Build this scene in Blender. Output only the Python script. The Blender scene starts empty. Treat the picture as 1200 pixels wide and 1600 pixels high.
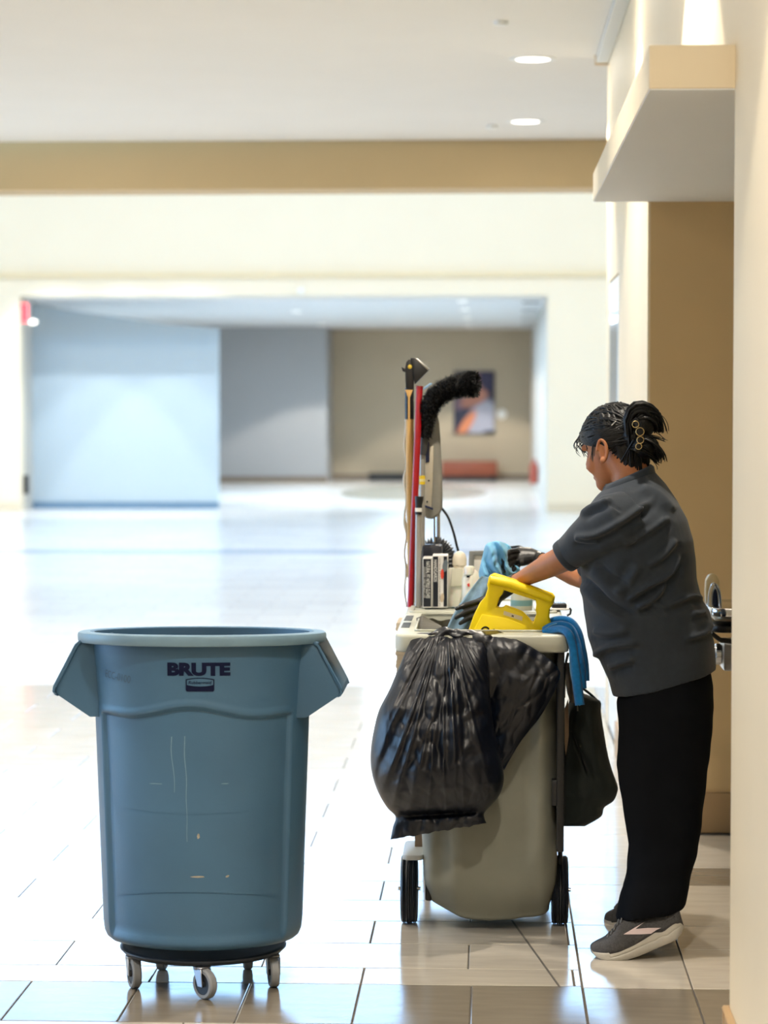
import bpy, bmesh, math, random
from mathutils import Vector, Matrix, noise
C = bpy.context.scene.collection
random.seed(7)
PI = math.pi
# ---------------------------------------------------------------- camera
F, H = 4000.0, 1.58                      # focal length in pixels of a 1200 x 1600 frame, eye height in metres
PITCH = math.atan(170 / F); YAW = math.atan(170 * math.cos(PITCH) / F)
cd = bpy.data.cameras.new('camera'); cam = bpy.data.objects.new('camera', cd); C.objects.link(cam)
cam.location = (0, 0, H); cam.rotation_euler = (PI/2 - PITCH, 0, YAW)
cd.sensor_fit = 'VERTICAL'; cd.sensor_height = 36; cd.lens = F / 1600 * 36
cd.clip_start = .1; cd.clip_end = 200
cd.dof.use_dof = True; cd.dof.focus_distance = 7.25; cd.dof.aperture_fstop = 3.4
bpy.context.scene.camera = cam
# ---------------------------------------------------------------- daylight
world = bpy.data.worlds.new('sky'); bpy.context.scene.world = world; world.use_nodes = True
bg = world.node_tree.nodes['Background']; bg.inputs[0].default_value = (.34, .62, 1, 1); bg.inputs[1].default_value = 7.2
sc = bpy.context.scene
sc.view_settings.view_transform = 'Standard'; sc.view_settings.look = 'None'
sc.view_settings.exposure = 0.1; sc.view_settings.gamma = 1; sc.view_settings.use_curve_mapping = False
sc.cycles.max_bounces = 7; sc.cycles.diffuse_bounces = 4; sc.cycles.glossy_bounces = 4; sc.cycles.transmission_bounces = 4
sc.cycles.caustics_reflective = False; sc.cycles.caustics_refractive = False
sc.cycles.sample_clamp_indirect = 6; sc.cycles.use_adaptive_sampling = False
def light(name, kind, loc, power, col, rot=(0,0,0), **kw):
    d = bpy.data.lights.new(name, kind); d.energy = power; d.color = col
    for k, v in kw.items(): setattr(d, k, v)
    o = bpy.data.objects.new(name, d); C.objects.link(o); o.location = loc; o.rotation_euler = rot
    return o
WARM = (1, .90, .76)
GRID_Y = (1.56, 4.38, 7.20, 10.02, 12.83, 15.65); GRID_X = (.196, -2.6, -5.4)
for gx in GRID_X:                                         # recessed downlights of the near hall
    for gy in GRID_Y:
        light('downlight', 'SPOT', (gx, gy, 3.275), 165, WARM, spot_size=math.radians(101), spot_blend=.12, shadow_soft_size=.03)
        light('downlight_fill', 'AREA', (gx, gy, 3.28), 26 if gy < 5 else 7, WARM, shape='DISK', size=.17)  # wide fill added to brighten the canopy face, strongest in the near rows
for gx, gy in ((-10, 21), (-3, 21), (4, 21), (-10, 30), (-3, 30), (4, 30)):       # unseen area lights added to warm the far atrium wall
    light('atrium_warm_fill', 'AREA', (gx, gy, 8.3), 185, (1, .77, .50), shape='SQUARE', size=1.6)
for gx in (-6.3, -5.35, -4.4):
    light('panel_floodlight', 'SPOT', (gx, 35.0, 5.6), 520, (.93, .97, 1), rot=(math.radians(20), 0, 0), spot_size=math.radians(47), spot_blend=.15, shadow_soft_size=.10)
for gx, gy in ((-3.3, 42.5), (-3.3, 49.0), (-.46, 41.4), (-.46, 45.7), (-.46, 50.4)):
    light('corridor_downlight', 'SPOT', (gx, gy, 3.06), 260, (1, .93, .82), spot_size=math.radians(110), spot_blend=.2, shadow_soft_size=.05)
for gx, gy in ((-5, 43), (-1.6, 40), (-1.6, 46)):
    light('corridor_cool_fill', 'AREA', (gx, gy, 3.08), 190, (.62, .81, 1), shape='SQUARE', size=.6)  # cool fill added in place of daylight on the corridor ceiling
portal = light('sky_portal', 'AREA', (-3, 37.3, 6.5), 1, (1,1,1), rot=(math.radians(-90), 0, 0), shape='RECTANGLE', size=20, size_y=3.4); portal.data.cycles.is_portal = True
portal = light('sky_portal', 'AREA', (-9.1, 11, 1.43), 1, (1,1,1), rot=(0, math.radians(-90), 0), shape='RECTANGLE', size=2.35, size_y=10); portal.data.cycles.is_portal = True
portal = light('sky_portal', 'AREA', (-3, 27, 8.7), 1, (1,1,1), shape='RECTANGLE', size=12, size_y=5); portal.data.cycles.is_portal = True

# ---------------------------------------------------------------- helpers
_sy, _cy, _sp, _cp = math.sin(YAW), math.cos(YAW), math.sin(PITCH), math.cos(PITCH)
_f = Vector((-_sy*_cp, _cy*_cp, -_sp)); _r = Vector((_cy, _sy, 0)); _u = Vector((-_sy*_sp, _cy*_sp, _cp))
def at(px, py, Y):
    'point seen at pixel (px, py) of the 1200 x 1600 frame at the distance Y into the hall'
    d = _f * F + _r * (px - 600) - _u * (py - 800)
    return Vector((0, 0, H)) + d * (Y / d.y)
def ss(a, b, x):
    t = max(0., min(1., (x - a) / (b - a))); return t*t*(3 - 2*t)
def lerp(a, b, t): return a + (b - a) * t
def interp(tab, x):
    if x <= tab[0][0]: return tab[0][1]
    for (x0, y0), (x1, y1) in zip(tab, tab[1:]):
        if x <= x1: return lerp(y0, y1, (x - x0) / (x1 - x0))
    return tab[-1][1]
def polyat(pts, t):
    'point at fraction t of a polyline (by index), Catmull-Rom'
    n = len(pts) - 1; s = max(0., min(n - 1e-6, t * n)); i = int(s); f = s - i
    p0, p1, p2, p3 = (Vector(pts[max(0, min(n, k))]) for k in (i-1, i, i+1, i+2))
    return .5 * ((2*p1) + (p2 - p0)*f + (2*p0 - 5*p1 + 4*p2 - p3)*f*f + (3*p1 - p0 - 3*p2 + p3)*f**3)
def lin(c): return tuple((v/12.92 if v <= .04045 else ((v + .055)/1.055)**2.4) for v in c)
def rgb(r, g, b): return lin((r/255, g/255, b/255))
def plate(outer, inner, off):
    'flat plate with a hole, extruded by off'
    bm = bmesh.new()
    for loop in (outer, inner):
        vs = [bm.verts.new(p) for p in loop]
        for k in range(len(vs)): bm.edges.new((vs[k], vs[(k+1) % len(vs)]))
    bmesh.ops.triangle_fill(bm, use_beauty=True, use_dissolve=False, edges=bm.edges[:])
    r = bmesh.ops.extrude_face_region(bm, geom=bm.faces[:]); bmesh.ops.translate(bm, verts=[g for g in r['geom'] if isinstance(g, bmesh.types.BMVert)], vec=Vector(off))
    bm.verts.index_update(); b = MB().add([v.co.copy() for v in bm.verts], [tuple(v.index for v in f.verts) for f in bm.faces]); bm.free(); return b
class MB:
    def __init__(s): s.v = []; s.f = []
    def add(s, vs, fs):
        k = len(s.v); s.v += [tuple(v) for v in vs]; s.f += [tuple(i + k for i in f) for f in fs]; return s
    def box(s, a, b):
        (x0, y0, z0), (x1, y1, z1) = a, b
        return s.add([(x0,y0,z0),(x1,y0,z0),(x1,y1,z0),(x0,y1,z0),(x0,y0,z1),(x1,y0,z1),(x1,y1,z1),(x0,y1,z1)],
                     [(0,3,2,1),(4,5,6,7),(0,1,5,4),(1,2,6,5),(2,3,7,6),(3,0,4,7)])
    def loft(s, rings, caps=True, closed=False):
        n = len(rings[0]); m = len(rings); vs = [p for r in rings for p in r]; fs = []
        for i in range(m if closed else m - 1):
            j = (i + 1) % m
            for k in range(n):
                l = (k + 1) % n; fs.append((i*n + k, i*n + l, j*n + l, j*n + k))
        if caps and not closed: fs += [tuple(range(n))[::-1], tuple((m-1)*n + k for k in range(n))]
        return s.add(vs, fs)
    def tube(s, pts, rad, n=12, caps=True, closed=False):
        pts = [Vector(p) for p in pts]; m = len(pts); rs = rad if hasattr(rad, '__len__') else [rad]*m
        rings = []; up = None
        for i in range(m):
            a = pts[i-1] if (i or closed) else pts[i]; b = pts[(i+1) % m] if (i < m-1 or closed) else pts[i]
            t = (b - a).normalized()
            if up is None: up = t.orthogonal().normalized()
            up = (up - t * up.dot(t)); up = up.normalized() if up.length > 1e-6 else t.orthogonal().normalized()
            w = t.cross(up)
            r = rs[i]; ra, rb = r if hasattr(r, '__len__') else (r, r)
            rings.append([pts[i] + up*math.cos(2*PI*k/n)*ra + w*math.sin(2*PI*k/n)*rb for k in range(n)])
        return s.loft(rings, caps, closed)
    def lathe(s, prof, n=32, c=(0,0,0), axis='z', caps=True):
        rings = []
        for r, z in prof:
            ring = []
            for k in range(n):
                a = 2*PI*k/n; p = (r*math.cos(a), r*math.sin(a), z)
                if axis == 'x': p = (p[2], p[0], p[1])
                if axis == 'y': p = (p[1], p[2], p[0])
                ring.append(Vector(p) + Vector(c))
            rings.append(ring)
        return s.loft(rings, caps)
    def prism(s, poly, off):
        off = Vector(off); n = len(poly); a = [Vector(p) for p in poly]
        return s.add(a + [p + off for p in a], [tuple(range(n))[::-1], tuple(range(n, 2*n))] + [(k, (k+1) % n, n + (k+1) % n, n + k) for k in range(n)])
    def frame(s, outer, inner, off):
        'prism between two loops with the same number of points'
        off = Vector(off); n = len(outer); o = [Vector(p) for p in outer]; i = [Vector(p) for p in inner]
        fs = []
        for k in range(n):
            l = (k+1) % n
            fs += [(k, l, n+l, n+k), (2*n+k, 3*n+k, 3*n+l, 2*n+l), (k, 2*n+k, 2*n+l, l), (n+k, n+l, 3*n+l, 3*n+k)]
        return s.add(o + i + [p + off for p in o] + [p + off for p in i], fs)
    def grid(s, fn, nu, nv, thick=None):
        vs = [fn(i/nu, j/nv) for j in range(nv+1) for i in range(nu+1)]
        w = nu + 1
        return s.add(vs, [(j*w+i, j*w+i+1, (j+1)*w+i+1, (j+1)*w+i) for j in range(nv) for i in range(nu)])
    def ball(s, c, r, n=16, m=10, rot=None):
        r = r if hasattr(r, '__len__') else (r, r, r); c = Vector(c); vs = []; fs = []
        for j in range(m+1):
            t = PI*j/m
            for k in range(n):
                p = Vector((r[0]*math.sin(t)*math.cos(2*PI*k/n), r[1]*math.sin(t)*math.sin(2*PI*k/n), -r[2]*math.cos(t)))
                vs.append(c + (rot @ p if rot else p))
        for j in range(m):
            for k in range(n): fs.append((j*n+k, j*n+(k+1) % n, (j+1)*n+(k+1) % n, (j+1)*n+k))
        return s.add(vs, fs)
    def build(s, name, mat, parent=None, smooth=True, bevel=0, remesh=0, solid=0, subsurf=0, seg=2, relax=0, post=None, angle=40, origin=None, weld=True):
        org = Vector(origin) if origin is not None else None
        me = bpy.data.meshes.new(name)
        if parent is not None: org = world_loc(parent)
        elif org is None:
            xs, ys, zs = zip(*s.v); org = Vector(((min(xs)+max(xs))/2, (min(ys)+max(ys))/2, min(zs)))
        me.from_pydata([tuple(Vector(v) - org) for v in s.v], [], s.f)
        bm = bmesh.new(); bm.from_mesh(me)
        if weld: bmesh.ops.remove_doubles(bm, verts=bm.verts, dist=1e-6)
        bmesh.ops.recalc_face_normals(bm, faces=bm.faces); bm.to_mesh(me); bm.free()
        o = bpy.data.objects.new(name, me); C.objects.link(o)
        mods = []
        if solid: q = o.modifiers.new('s', 'SOLIDIFY'); q.thickness = solid; q.offset = 0; mods.append(q)
        if remesh: q = o.modifiers.new('r', 'REMESH'); q.mode = 'VOXEL'; q.voxel_size = remesh
        if relax: q = o.modifiers.new('m', 'SMOOTH'); q.iterations = relax; q.factor = .5
        if bevel: q = o.modifiers.new('b', 'BEVEL'); q.width = bevel; q.segments = seg; q.limit_method = 'ANGLE'; q.angle_limit = math.radians(35)
        if subsurf: q = o.modifiers.new('u', 'SUBSURF'); q.levels = subsurf; q.render_levels = subsurf
        if len(o.modifiers):
            dg = bpy.context.evaluated_depsgraph_get(); m2 = bpy.data.meshes.new_from_object(o.evaluated_get(dg))
            o.modifiers.clear(); o.data = m2; bpy.data.meshes.remove(me); me = m2; me.name = name
        if post:
            me.update(); ns = [v.normal.copy() for v in me.vertices]
            for v, nn in zip(me.vertices, ns):
                v.co = post(v.co + org, nn) - org
            me.update()
        me.materials.clear(); me.materials.append(mat)
        if smooth:
            me.polygons.foreach_set('use_smooth', [True]*len(me.polygons))
            if not remesh and angle: me.set_sharp_from_angle(angle=math.radians(angle))
        if parent is not None: o.parent = parent; o.location = (0, 0, 0)
        else: o.location = org
        return o
_wl = {}
def world_loc(o):
    v = Vector(o.location)
    while o.parent is not None: o = o.parent; v += Vector(o.location)
    return v
def thing(name, label, cat, loc, group=None):
    o = bpy.data.objects.new(name, None); C.objects.link(o); o.location = loc; o.empty_display_size = .1
    return tag(o, label, cat, group)
def tag(o, label, cat, group=None):
    o['label'] = label; o['category'] = cat
    if group: o['group'] = group
    return o
def struct(o): o['kind'] = 'structure'; return o
def rrect(x0, x1, y0, y1, r, z=0, n=5):
    out = []
    for cx, cy, a0 in ((x1-r, y0+r, -PI/2), (x1-r, y1-r, 0), (x0+r, y1-r, PI/2), (x0+r, y0+r, PI)):
        for k in range(n+1):
            a = a0 + PI/2*k/n; out.append((cx + r*math.cos(a), cy + r*math.sin(a), z))
    return out
def text_tris(s, w, h, bold=0.0, shear=0.0):
    'triangles of a word scaled into a w x h box centred on 0'
    cu = bpy.data.curves.new('t', 'FONT'); cu.body = s; cu.offset = bold; cu.shear = shear; cu.resolution_u = 4
    o = bpy.data.objects.new('t', cu); C.objects.link(o)
    dg = bpy.context.evaluated_depsgraph_get(); me = bpy.data.meshes.new_from_object(o.evaluated_get(dg))
    bm = bmesh.new(); bm.from_mesh(me); bmesh.ops.triangulate(bm, faces=bm.faces)
    vs = [v.co.copy() for v in bm.verts]; bm.verts.index_update(); fs = [tuple(v.index for v in f.verts) for f in bm.faces]
    bm.free(); bpy.data.objects.remove(o); bpy.data.meshes.remove(me); bpy.data.curves.remove(cu)
    x0, x1 = min(v.x for v in vs), max(v.x for v in vs); y0, y1 = min(v.y for v in vs), max(v.y for v in vs)
    return [((v.x - (x0+x1)/2) * w/(x1-x0), (v.y - (y0+y1)/2) * h/(y1-y0)) for v in vs], fs

# ---------------------------------------------------------------- materials
_mats = {}
def M(name, col, rough=.5, metal=0., spec=.5, var=0., vs=8., bump=0., bs=60., emit=0., stretch=None, sheen=0., coat=0., rvar=0., trans=0., rnd=0., sss=0., col2=None):
    m = bpy.data.materials.new(name); m.use_nodes = True; nt = m.node_tree; b = nt.nodes['Principled BSDF']
    b.inputs['Base Color'].default_value = (*col, 1); b.inputs['Roughness'].default_value = rough; b.inputs['Metallic'].default_value = metal
    b.inputs['Specular IOR Level'].default_value = spec; b.inputs['Sheen Weight'].default_value = sheen; b.inputs['Coat Weight'].default_value = coat
    b.inputs['Transmission Weight'].default_value = trans; b.inputs['Subsurface Weight'].default_value = sss; b.inputs['Subsurface Scale'].default_value = .01
    if emit: b.inputs['Emission Color'].default_value = (*col, 1); b.inputs['Emission Strength'].default_value = emit
    tc = nt.nodes.new('ShaderNodeTexCoord'); src = tc.outputs['Object']
    if stretch:
        mp = nt.nodes.new('ShaderNodeMapping'); mp.inputs['Scale'].default_value = stretch; nt.links.new(src, mp.inputs['Vector']); src = mp.outputs[0]
    colsock = None
    if var:
        nz = nt.nodes.new('ShaderNodeTexNoise'); nz.inputs['Scale'].default_value = vs; nz.inputs['Detail'].default_value = 5; nt.links.new(src, nz.inputs['Vector'])
        mx = nt.nodes.new('ShaderNodeMix'); mx.data_type = 'RGBA'
        rp = nt.nodes.new('ShaderNodeMapRange'); rp.inputs[1].default_value = .3; rp.inputs[2].default_value = .7; nt.links.new(nz.outputs[0], rp.inputs[0]); nt.links.new(rp.outputs[0], mx.inputs[0])
        c2 = col2 or tuple(min(1, c*(1+var)) for c in col); c1 = tuple(c*(1-var) for c in col) if not col2 else col
        mx.inputs[6].default_value = (*c1, 1); mx.inputs[7].default_value = (*c2, 1); nt.links.new(mx.outputs[2], b.inputs['Base Color']); colsock = mx.outputs[2]
        if rvar:
            r2 = nt.nodes.new('ShaderNodeMapRange'); r2.inputs[1].default_value = .3; r2.inputs[2].default_value = .7; r2.inputs[3].default_value = rough - rvar; r2.inputs[4].default_value = rough + rvar
            nt.links.new(nz.outputs[0], r2.inputs[0]); nt.links.new(r2.outputs[0], b.inputs['Roughness'])
    if rnd:
        oi = nt.nodes.new('ShaderNodeObjectInfo'); hs = nt.nodes.new('ShaderNodeHueSaturation')
        r3 = nt.nodes.new('ShaderNodeMapRange'); r3.inputs[3].default_value = 1 - rnd; r3.inputs[4].default_value = 1 + rnd
        nt.links.new(oi.outputs['Random'], r3.inputs[0]); nt.links.new(r3.outputs[0], hs.inputs['Value'])
        hs.inputs['Color'].default_value = (*col, 1)
        if colsock: nt.links.new(colsock, hs.inputs['Color'])
        nt.links.new(hs.outputs[0], b.inputs['Base Color'])
    if bump:
        n2 = nt.nodes.new('ShaderNodeTexNoise'); n2.inputs['Scale'].default_value = bs; n2.inputs['Detail'].default_value = 4; nt.links.new(src, n2.inputs['Vector'])
        bp = nt.nodes.new('ShaderNodeBump'); bp.inputs['Strength'].default_value = bump; bp.inputs['Distance'].default_value = .01
        nt.links.new(n2.outputs[0], bp.inputs['Height']); nt.links.new(bp.outputs[0], b.inputs['Normal'])
    _mats[name] = m
    return m
paint = M('cream paint', rgb(226, 212, 184), .55, var=.015, vs=3, bump=.05, bs=300)
paint_tan = M('tan paint', rgb(196, 170, 124), .6, var=.015, vs=3, bump=.05, bs=300)
paint_far = M('pale cream paint', rgb(234, 223, 200), .6, var=.01, vs=2)
paint_grey = M('grey paint', rgb(190, 188, 182), .6, var=.01, vs=2)
paint_taupe = M('taupe paint', rgb(180, 166, 142), .6, var=.015, vs=2)
paint_blue = M('pale blue white paint', rgb(166, 182, 192), .5, var=.01, vs=2)
ceil_mat = M('ceiling white', rgb(232, 230, 224), .7, var=.01, vs=2, bump=.03, bs=200)
grout = M('grey grout', rgb(92, 88, 84), .8, var=.1, vs=40)
tile_m = M('beige porcelain tile', rgb(190, 183, 172), .12, spec=.55, var=.07, vs=5, stretch=(1, 5, 1), rnd=.04, rvar=.03)
tile_d = M('grey brown porcelain tile', rgb(128, 120, 108), .16, spec=.5, var=.08, vs=5, stretch=(1, 5, 1), rnd=.03, rvar=.03)
base_m = M('tan baseboard', rgb(168, 140, 104), .45, var=.03, vs=6)
lamp_m = M('lamp lens', (1, .96, .88), .4, emit=3.0)
white_pl = M('white plastic', rgb(235, 235, 230), .4, var=.02)
black_pl = M('black plastic', rgb(24, 25, 27), .42, var=.08, vs=30)
chrome = M('chrome', (.75, .77, .8), .16, metal=1, var=.04, vs=10)
steel = M('brushed steel', (.55, .54, .52), .3, metal=1, var=.06, vs=20, stretch=(1, 1, 12))

# ---------------------------------------------------------------- floor with its tiles
Y_END = 14.263; W1 = .566
fl = MB().box((-14, -3, -.2), (7, Y_END, -.004)).build('floor', grout, smooth=False, origin=(0, 0, 0)); struct(fl)
def brick_floor(name, c1, c2, mort):
    m = bpy.data.materials.new(name); m.use_nodes = True; nt = m.node_tree; b = nt.nodes['Principled BSDF']
    tc = nt.nodes.new('ShaderNodeTexCoord'); br = nt.nodes.new('ShaderNodeTexBrick')
    br.inputs['Scale'].default_value = 1; br.inputs['Brick Width'].default_value = .58; br.inputs['Row Height'].default_value = .3255; br.inputs['Mortar Size'].default_value = .003
    br.inputs['Color1'].default_value = (*c1, 1); br.inputs['Color2'].default_value = (*c2, 1); br.inputs['Mortar'].default_value = (*mort, 1)
    nt.links.new(tc.outputs['Object'], br.inputs['Vector'])
    wv = nt.nodes.new('ShaderNodeTexNoise'); wv.inputs['Scale'].default_value = .35; wv.inputs['Detail'].default_value = 3; nt.links.new(tc.outputs['Object'], wv.inputs['Vector'])
    mx = nt.nodes.new('ShaderNodeMix'); mx.data_type = 'RGBA'; mx.blend_type = 'MULTIPLY'; mx.inputs[0].default_value = .22
    nt.links.new(br.outputs[0], mx.inputs[6]); nt.links.new(wv.outputs[0], mx.inputs[7]); nt.links.new(mx.outputs[2], b.inputs['Base Color'])
    b.inputs['Roughness'].default_value = .2; b.inputs['Specular IOR Level'].default_value = .55
    return m
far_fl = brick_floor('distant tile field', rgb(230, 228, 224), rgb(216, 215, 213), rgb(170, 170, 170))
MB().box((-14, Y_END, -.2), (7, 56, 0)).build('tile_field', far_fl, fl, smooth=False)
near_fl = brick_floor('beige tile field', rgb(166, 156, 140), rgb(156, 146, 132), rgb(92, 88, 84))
MB().box((-14, -3, -.2), (-4, Y_END, 0)).box((-4, -3, -.2), (W1, 5.93, 0)).box((W1, 12.79, -.2), (7, Y_END, 0)).build('tile_field', near_fl, fl, smooth=False)
_tile_mesh = {}
def tile(x0, x1, y0, y1, mat):
    g = .002; w, d = x1 - x0, y1 - y0; key = (round(w, 3), round(d, 3), mat.name)
    c = ((x0+x1)/2, (y0+y1)/2, -.006)
    if key not in _tile_mesh:
        b = MB(); hw, hd, k = w/2 - g, d/2 - g, .002
        vs = [(sx*hw, sy*hd, -.001) for sx, sy in ((-1,-1),(1,-1),(1,1),(-1,1))] + [(sx*hw, sy*hd, .005) for sx, sy in ((-1,-1),(1,-1),(1,1),(-1,1))] + [(sx*(hw-k), sy*(hd-k), .006) for sx, sy in ((-1,-1),(1,-1),(1,1),(-1,1))]
        fs = [(8, 9, 10, 11)] + [(a, (a+1) % 4, 4 + (a+1) % 4, 4 + a) for a in range(4)] + [(4+a, 4 + (a+1) % 4, 8 + (a+1) % 4, 8 + a) for a in range(4)]
        me = bpy.data.meshes.new('tile'); me.from_pydata(vs, [], fs); me.materials.append(mat); _tile_mesh[key] = me
    o = bpy.data.objects.new('tile', _tile_mesh[key]); C.objects.link(o); o.parent = fl; o.location = c
T0, TP, TL, TX = 7.101, .3255, .58, .245
def row(y0, y1, joint, xl, mat, tl=TL, xr=TX):
    xs = [joint + tl*k for k in range(-12, 4)]
    xs = [xl] + [x for x in xs if xl + .02 < x < xr - .02] + [xr]
    for a, b in zip(xs, xs[1:]): tile(a, b, y0, y1, mat)
for k in range(22):
    y0 = T0 + TP*k; row(y0, y0 + TP, -.066 if k % 2 == 0 else -.356, -4., tile_m)
row(6.90, T0, -.356, -4., tile_m)
row(6.45, 6.90, -.356, -4., tile_d, .3005); row(6.255, 6.45, -.206, -4., tile_m, .58); row(5.93, 6.255, -.496, -4., tile_m)
rows = [(5.93, 6.255), (6.255, 6.45), (6.45, 6.88), (6.88, 7.383), (7.383, 7.717), (7.717, 8.37), (8.37, 8.69), (8.69, 9.35)]
for y0, y1 in rows:
    tile(TX, .542, y0, y1, tile_d if abs(y0 - 6.45) < .01 else tile_m)
    if y0 > 5.9: tile(.542, 1.25, y0, y1, tile_d if y0 in (6.45, 8.37) else tile_m)
y = 9.35
while y < Y_END - .4:
    tile(TX, .566, y, min(y + .651, Y_END), tile_m); y += .651
tile(TX, .566, y, Y_END, tile_m)
MB().prism([(at(800, 1443, 7.773).x - .003, 7.773, .0005), (at(800, 1443, 7.773).x + .003, 7.773, .0005), (.187, 6.885, .0005), (.181, 6.885, .0005)], (0, 0, .0006)).build('joint_line', grout, fl, smooth=False)

# ---------------------------------------------------------------- near hall
W1 = .566
struct(MB().box((W1, -3, 0), (1.4, 6.07, 3.4)).build('wall_right', paint, smooth=False))
struct(MB().box((W1, 6.07, 2.42), (1.4, 9.43, 3.4)).build('wall_over_alcove', paint, smooth=False))
struct(MB().box((1.25, 6.07, 0), (1.4, 9.43, 2.42)).build('wall_alcove_back', paint_tan, smooth=False))
wr = MB().box((W1, 9.43, 0), (7, 11.6, 3.4)).box((W1, 11.6, 2.17), (7, 12.55, 3.4)).box((W1 + .014, 11.6, 0), (7, 12.55, 2.17)).box((W1, 12.55, 0), (7, 12.79, 3.4))
struct(wr.build('wall_beyond_alcove', paint, smooth=False))
alc = MB().box((.575, 9.424, 0), (1.25, 9.4305, 2.315)).build('wall_alcove', M('alcove tan paint', rgb(212, 184, 138), .6, var=.015, vs=3), smooth=False); struct(alc)
tr1 = MB().box((.365, 6.07, 2.318), (1.25, 9.43, 2.42)).build('trim_1', paint, smooth=False, bevel=.003); struct(tr1)
MB().box((.367, 6.072, 2.315), (1.25, 9.424, 2.318)).build('soffit_tint_face', M('soffit bounce light tint', rgb(226, 228, 228), .6, var=.01, vs=2), tr1, smooth=False)  # thin face whose cool grey paints in daylight bounced off the floor
b = MB().box((W1 - .016, -3, 0), (W1, 6.07, .145)).box((W1 - .016, 6.07, 0), (W1 + .25, 6.086, .145)); struct(b.build('baseboard_right', base_m, smooth=False, bevel=.004))
struct(MB().box((W1 + .002, 9.406, 0), (1.25, 9.424, .149)).box((1.234, 6.09, 0), (1.25, 9.406, .149)).build('baseboard_alcove', base_m, smooth=False, bevel=.003))
struct(MB().box((W1 - .014, 9.43, 0), (W1, 11.55, .145)).build('baseboard_far_right', base_m, smooth=False, bevel=.003))
dr = MB().box((W1 + .002, 11.612, .01), (W1 + .014, 12.538, 2.16)).build('door_1', M('pale door', rgb(232, 240, 246), .25, var=.02), smooth=False, bevel=.004); struct(dr)
MB().box((W1 - .001, 11.70, .3), (W1 + .004, 12.44, 2.04)).build('pane', M('bluish door glass', rgb(196, 214, 228), .08, var=.08, vs=3), dr, smooth=False)
struct(MB().box((-9.2, -3, 3.29), (7, 16.73, 3.42)).build('ceiling', ceil_mat, smooth=False, origin=(0, 6, 3.29)))
tr2 = MB().box((.505, -3, 3.25), (W1, 12.70, 3.29)).build('trim_2', M('pale grey trim', rgb(206, 208, 204), .4, var=.02), smooth=False, bevel=.003); struct(tr2)
MB().box((.500, 12.70, 3.245), (W1, 12.74, 3.29)).build('end_cap', paint_tan, tr2, smooth=False)
bmh = MB().add([(-14, 17.0, 2.98), (7, 16.63, 2.98), (7, 17.1, 2.98), (-14, 17.4, 2.98), (-14, 17.0, 8.7), (7, 16.63, 8.7), (7, 17.1, 8.7), (-14, 17.4, 8.7)], [(0,3,2,1),(4,5,6,7),(0,1,5,4),(1,2,6,5),(2,3,7,6),(3,0,4,7)])
struct(bmh.build('trim_3', paint_tan, smooth=False))
struct(MB().box((-9.2, -3, 0), (-9, 6, 3.4)).box((-9.2, 16, 0), (-9, 17.1, 3.4)).box((-9.2, 6, 0), (-9, 16, .25)).box((-9.2, 6, 2.6), (-9, 16, 3.4)).build('wall_left', paint, smooth=False))
wn = MB()
for k in range(6): wn.box((-9.15, 6 + 2*k - .05, .25), (-9.05, 6 + 2*k + .05, 2.6))
struct(wn.build('window_3', steel, smooth=False))
struct(MB().box((-14, -3.2, 0), (7, -3, 3.4)).build('wall_back', paint, smooth=False))
def fixture(x, y, z, r, label, group=None):
    t = thing('recessed_light', label, 'ceiling light', (x, y, z), group)
    MB().lathe([(r*.8, z - .003), (r*1.12, z - .006), (r*1.18, z - .003), (r*1.18, z)], 28, (x, y, 0), caps=False).build('trim_ring', white_pl, t)
    MB().lathe([(r*.84, z - .001), (r*.84, z - .0045)], 28, (x, y, 0)).build('lens', lamp_m, t)
    return t
fixture(.196, 12.83, 3.29, .10, 'round white recessed ceiling light nearer the camera, large in the hall ceiling')
fixture(.196, 15.65, 3.29, .10, 'round white recessed ceiling light nearest the tan beam in the hall ceiling')
def detector(p, r, label):
    t = thing('smoke_detector', label, 'smoke detector', p)
    MB().lathe([(r, p[2]), (r, p[2] - .012), (r*.8, p[2] - .022), (0.001, p[2] - .024)], 24, (p[0], p[1], 0)).build('housing', white_pl, t)
    return t
q = at(783, 38, 1.71*4000/592); detector((q.x, q.y, 3.29), .035, 'small round ceiling disc nearest the camera, alone above the first light')
q = at(768, 199, 1.71*4000/431); detector((q.x, q.y, 3.29), .035, 'small round ceiling disc beside the second recessed light near the beam')

# ---------------------------------------------------------------- atrium beyond the beam
YF = 37.2
ow = MB().box((-14, YF, 0), (-6.905, YF + .35, 3.44)).box((.79, YF, 0), (7, YF + .35, 3.44)).box((-6.905, YF, 3.14), (.79, YF + .35, 3.44))
ow.box((-14, YF + .06, 3.44), (7, YF + .41, 4.8)).box((-14, YF + .06, 8.2), (7, YF + .41, 8.8))
struct(ow.build('wall_far', paint_far, smooth=False, origin=(-3, YF, 0)))
struct(MB().box((-14.3, 17.1, 0), (-14, YF + .4, 8.8)).build('wall_atrium_left', paint_far, smooth=False))
struct(MB().box((6.9, 12.8, 0), (7.2, YF + .4, 8.8)).build('wall_atrium_right', paint_far, smooth=False))
rf = MB().box((-14, 17, 8.6), (7, 24.5, 8.8)).box((-14, 29.5, 8.6), (7, YF + .4, 8.8)).box((-14, 24.5, 8.6), (-9, 29.5, 8.8)).box((3, 24.5, 8.6), (7, 29.5, 8.8))
struct(rf.build('ceiling_atrium', ceil_mat, smooth=False))
wn = MB()
for k in range(11): wn.box((-13 + 2*k - .04, YF + .1, 4.8), (-13 + 2*k + .04, YF + .22, 8.2))
wn.box((-14, YF + .1, 6.4), (7, YF + .22, 6.48)); struct(wn.build('window_1', white_pl, smooth=False))
wn = MB()
for k in range(5): wn.box((-9 + 3*k - .05, 24.5, 8.62), (-9 + 3*k + .05, 29.5, 8.75))
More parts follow.
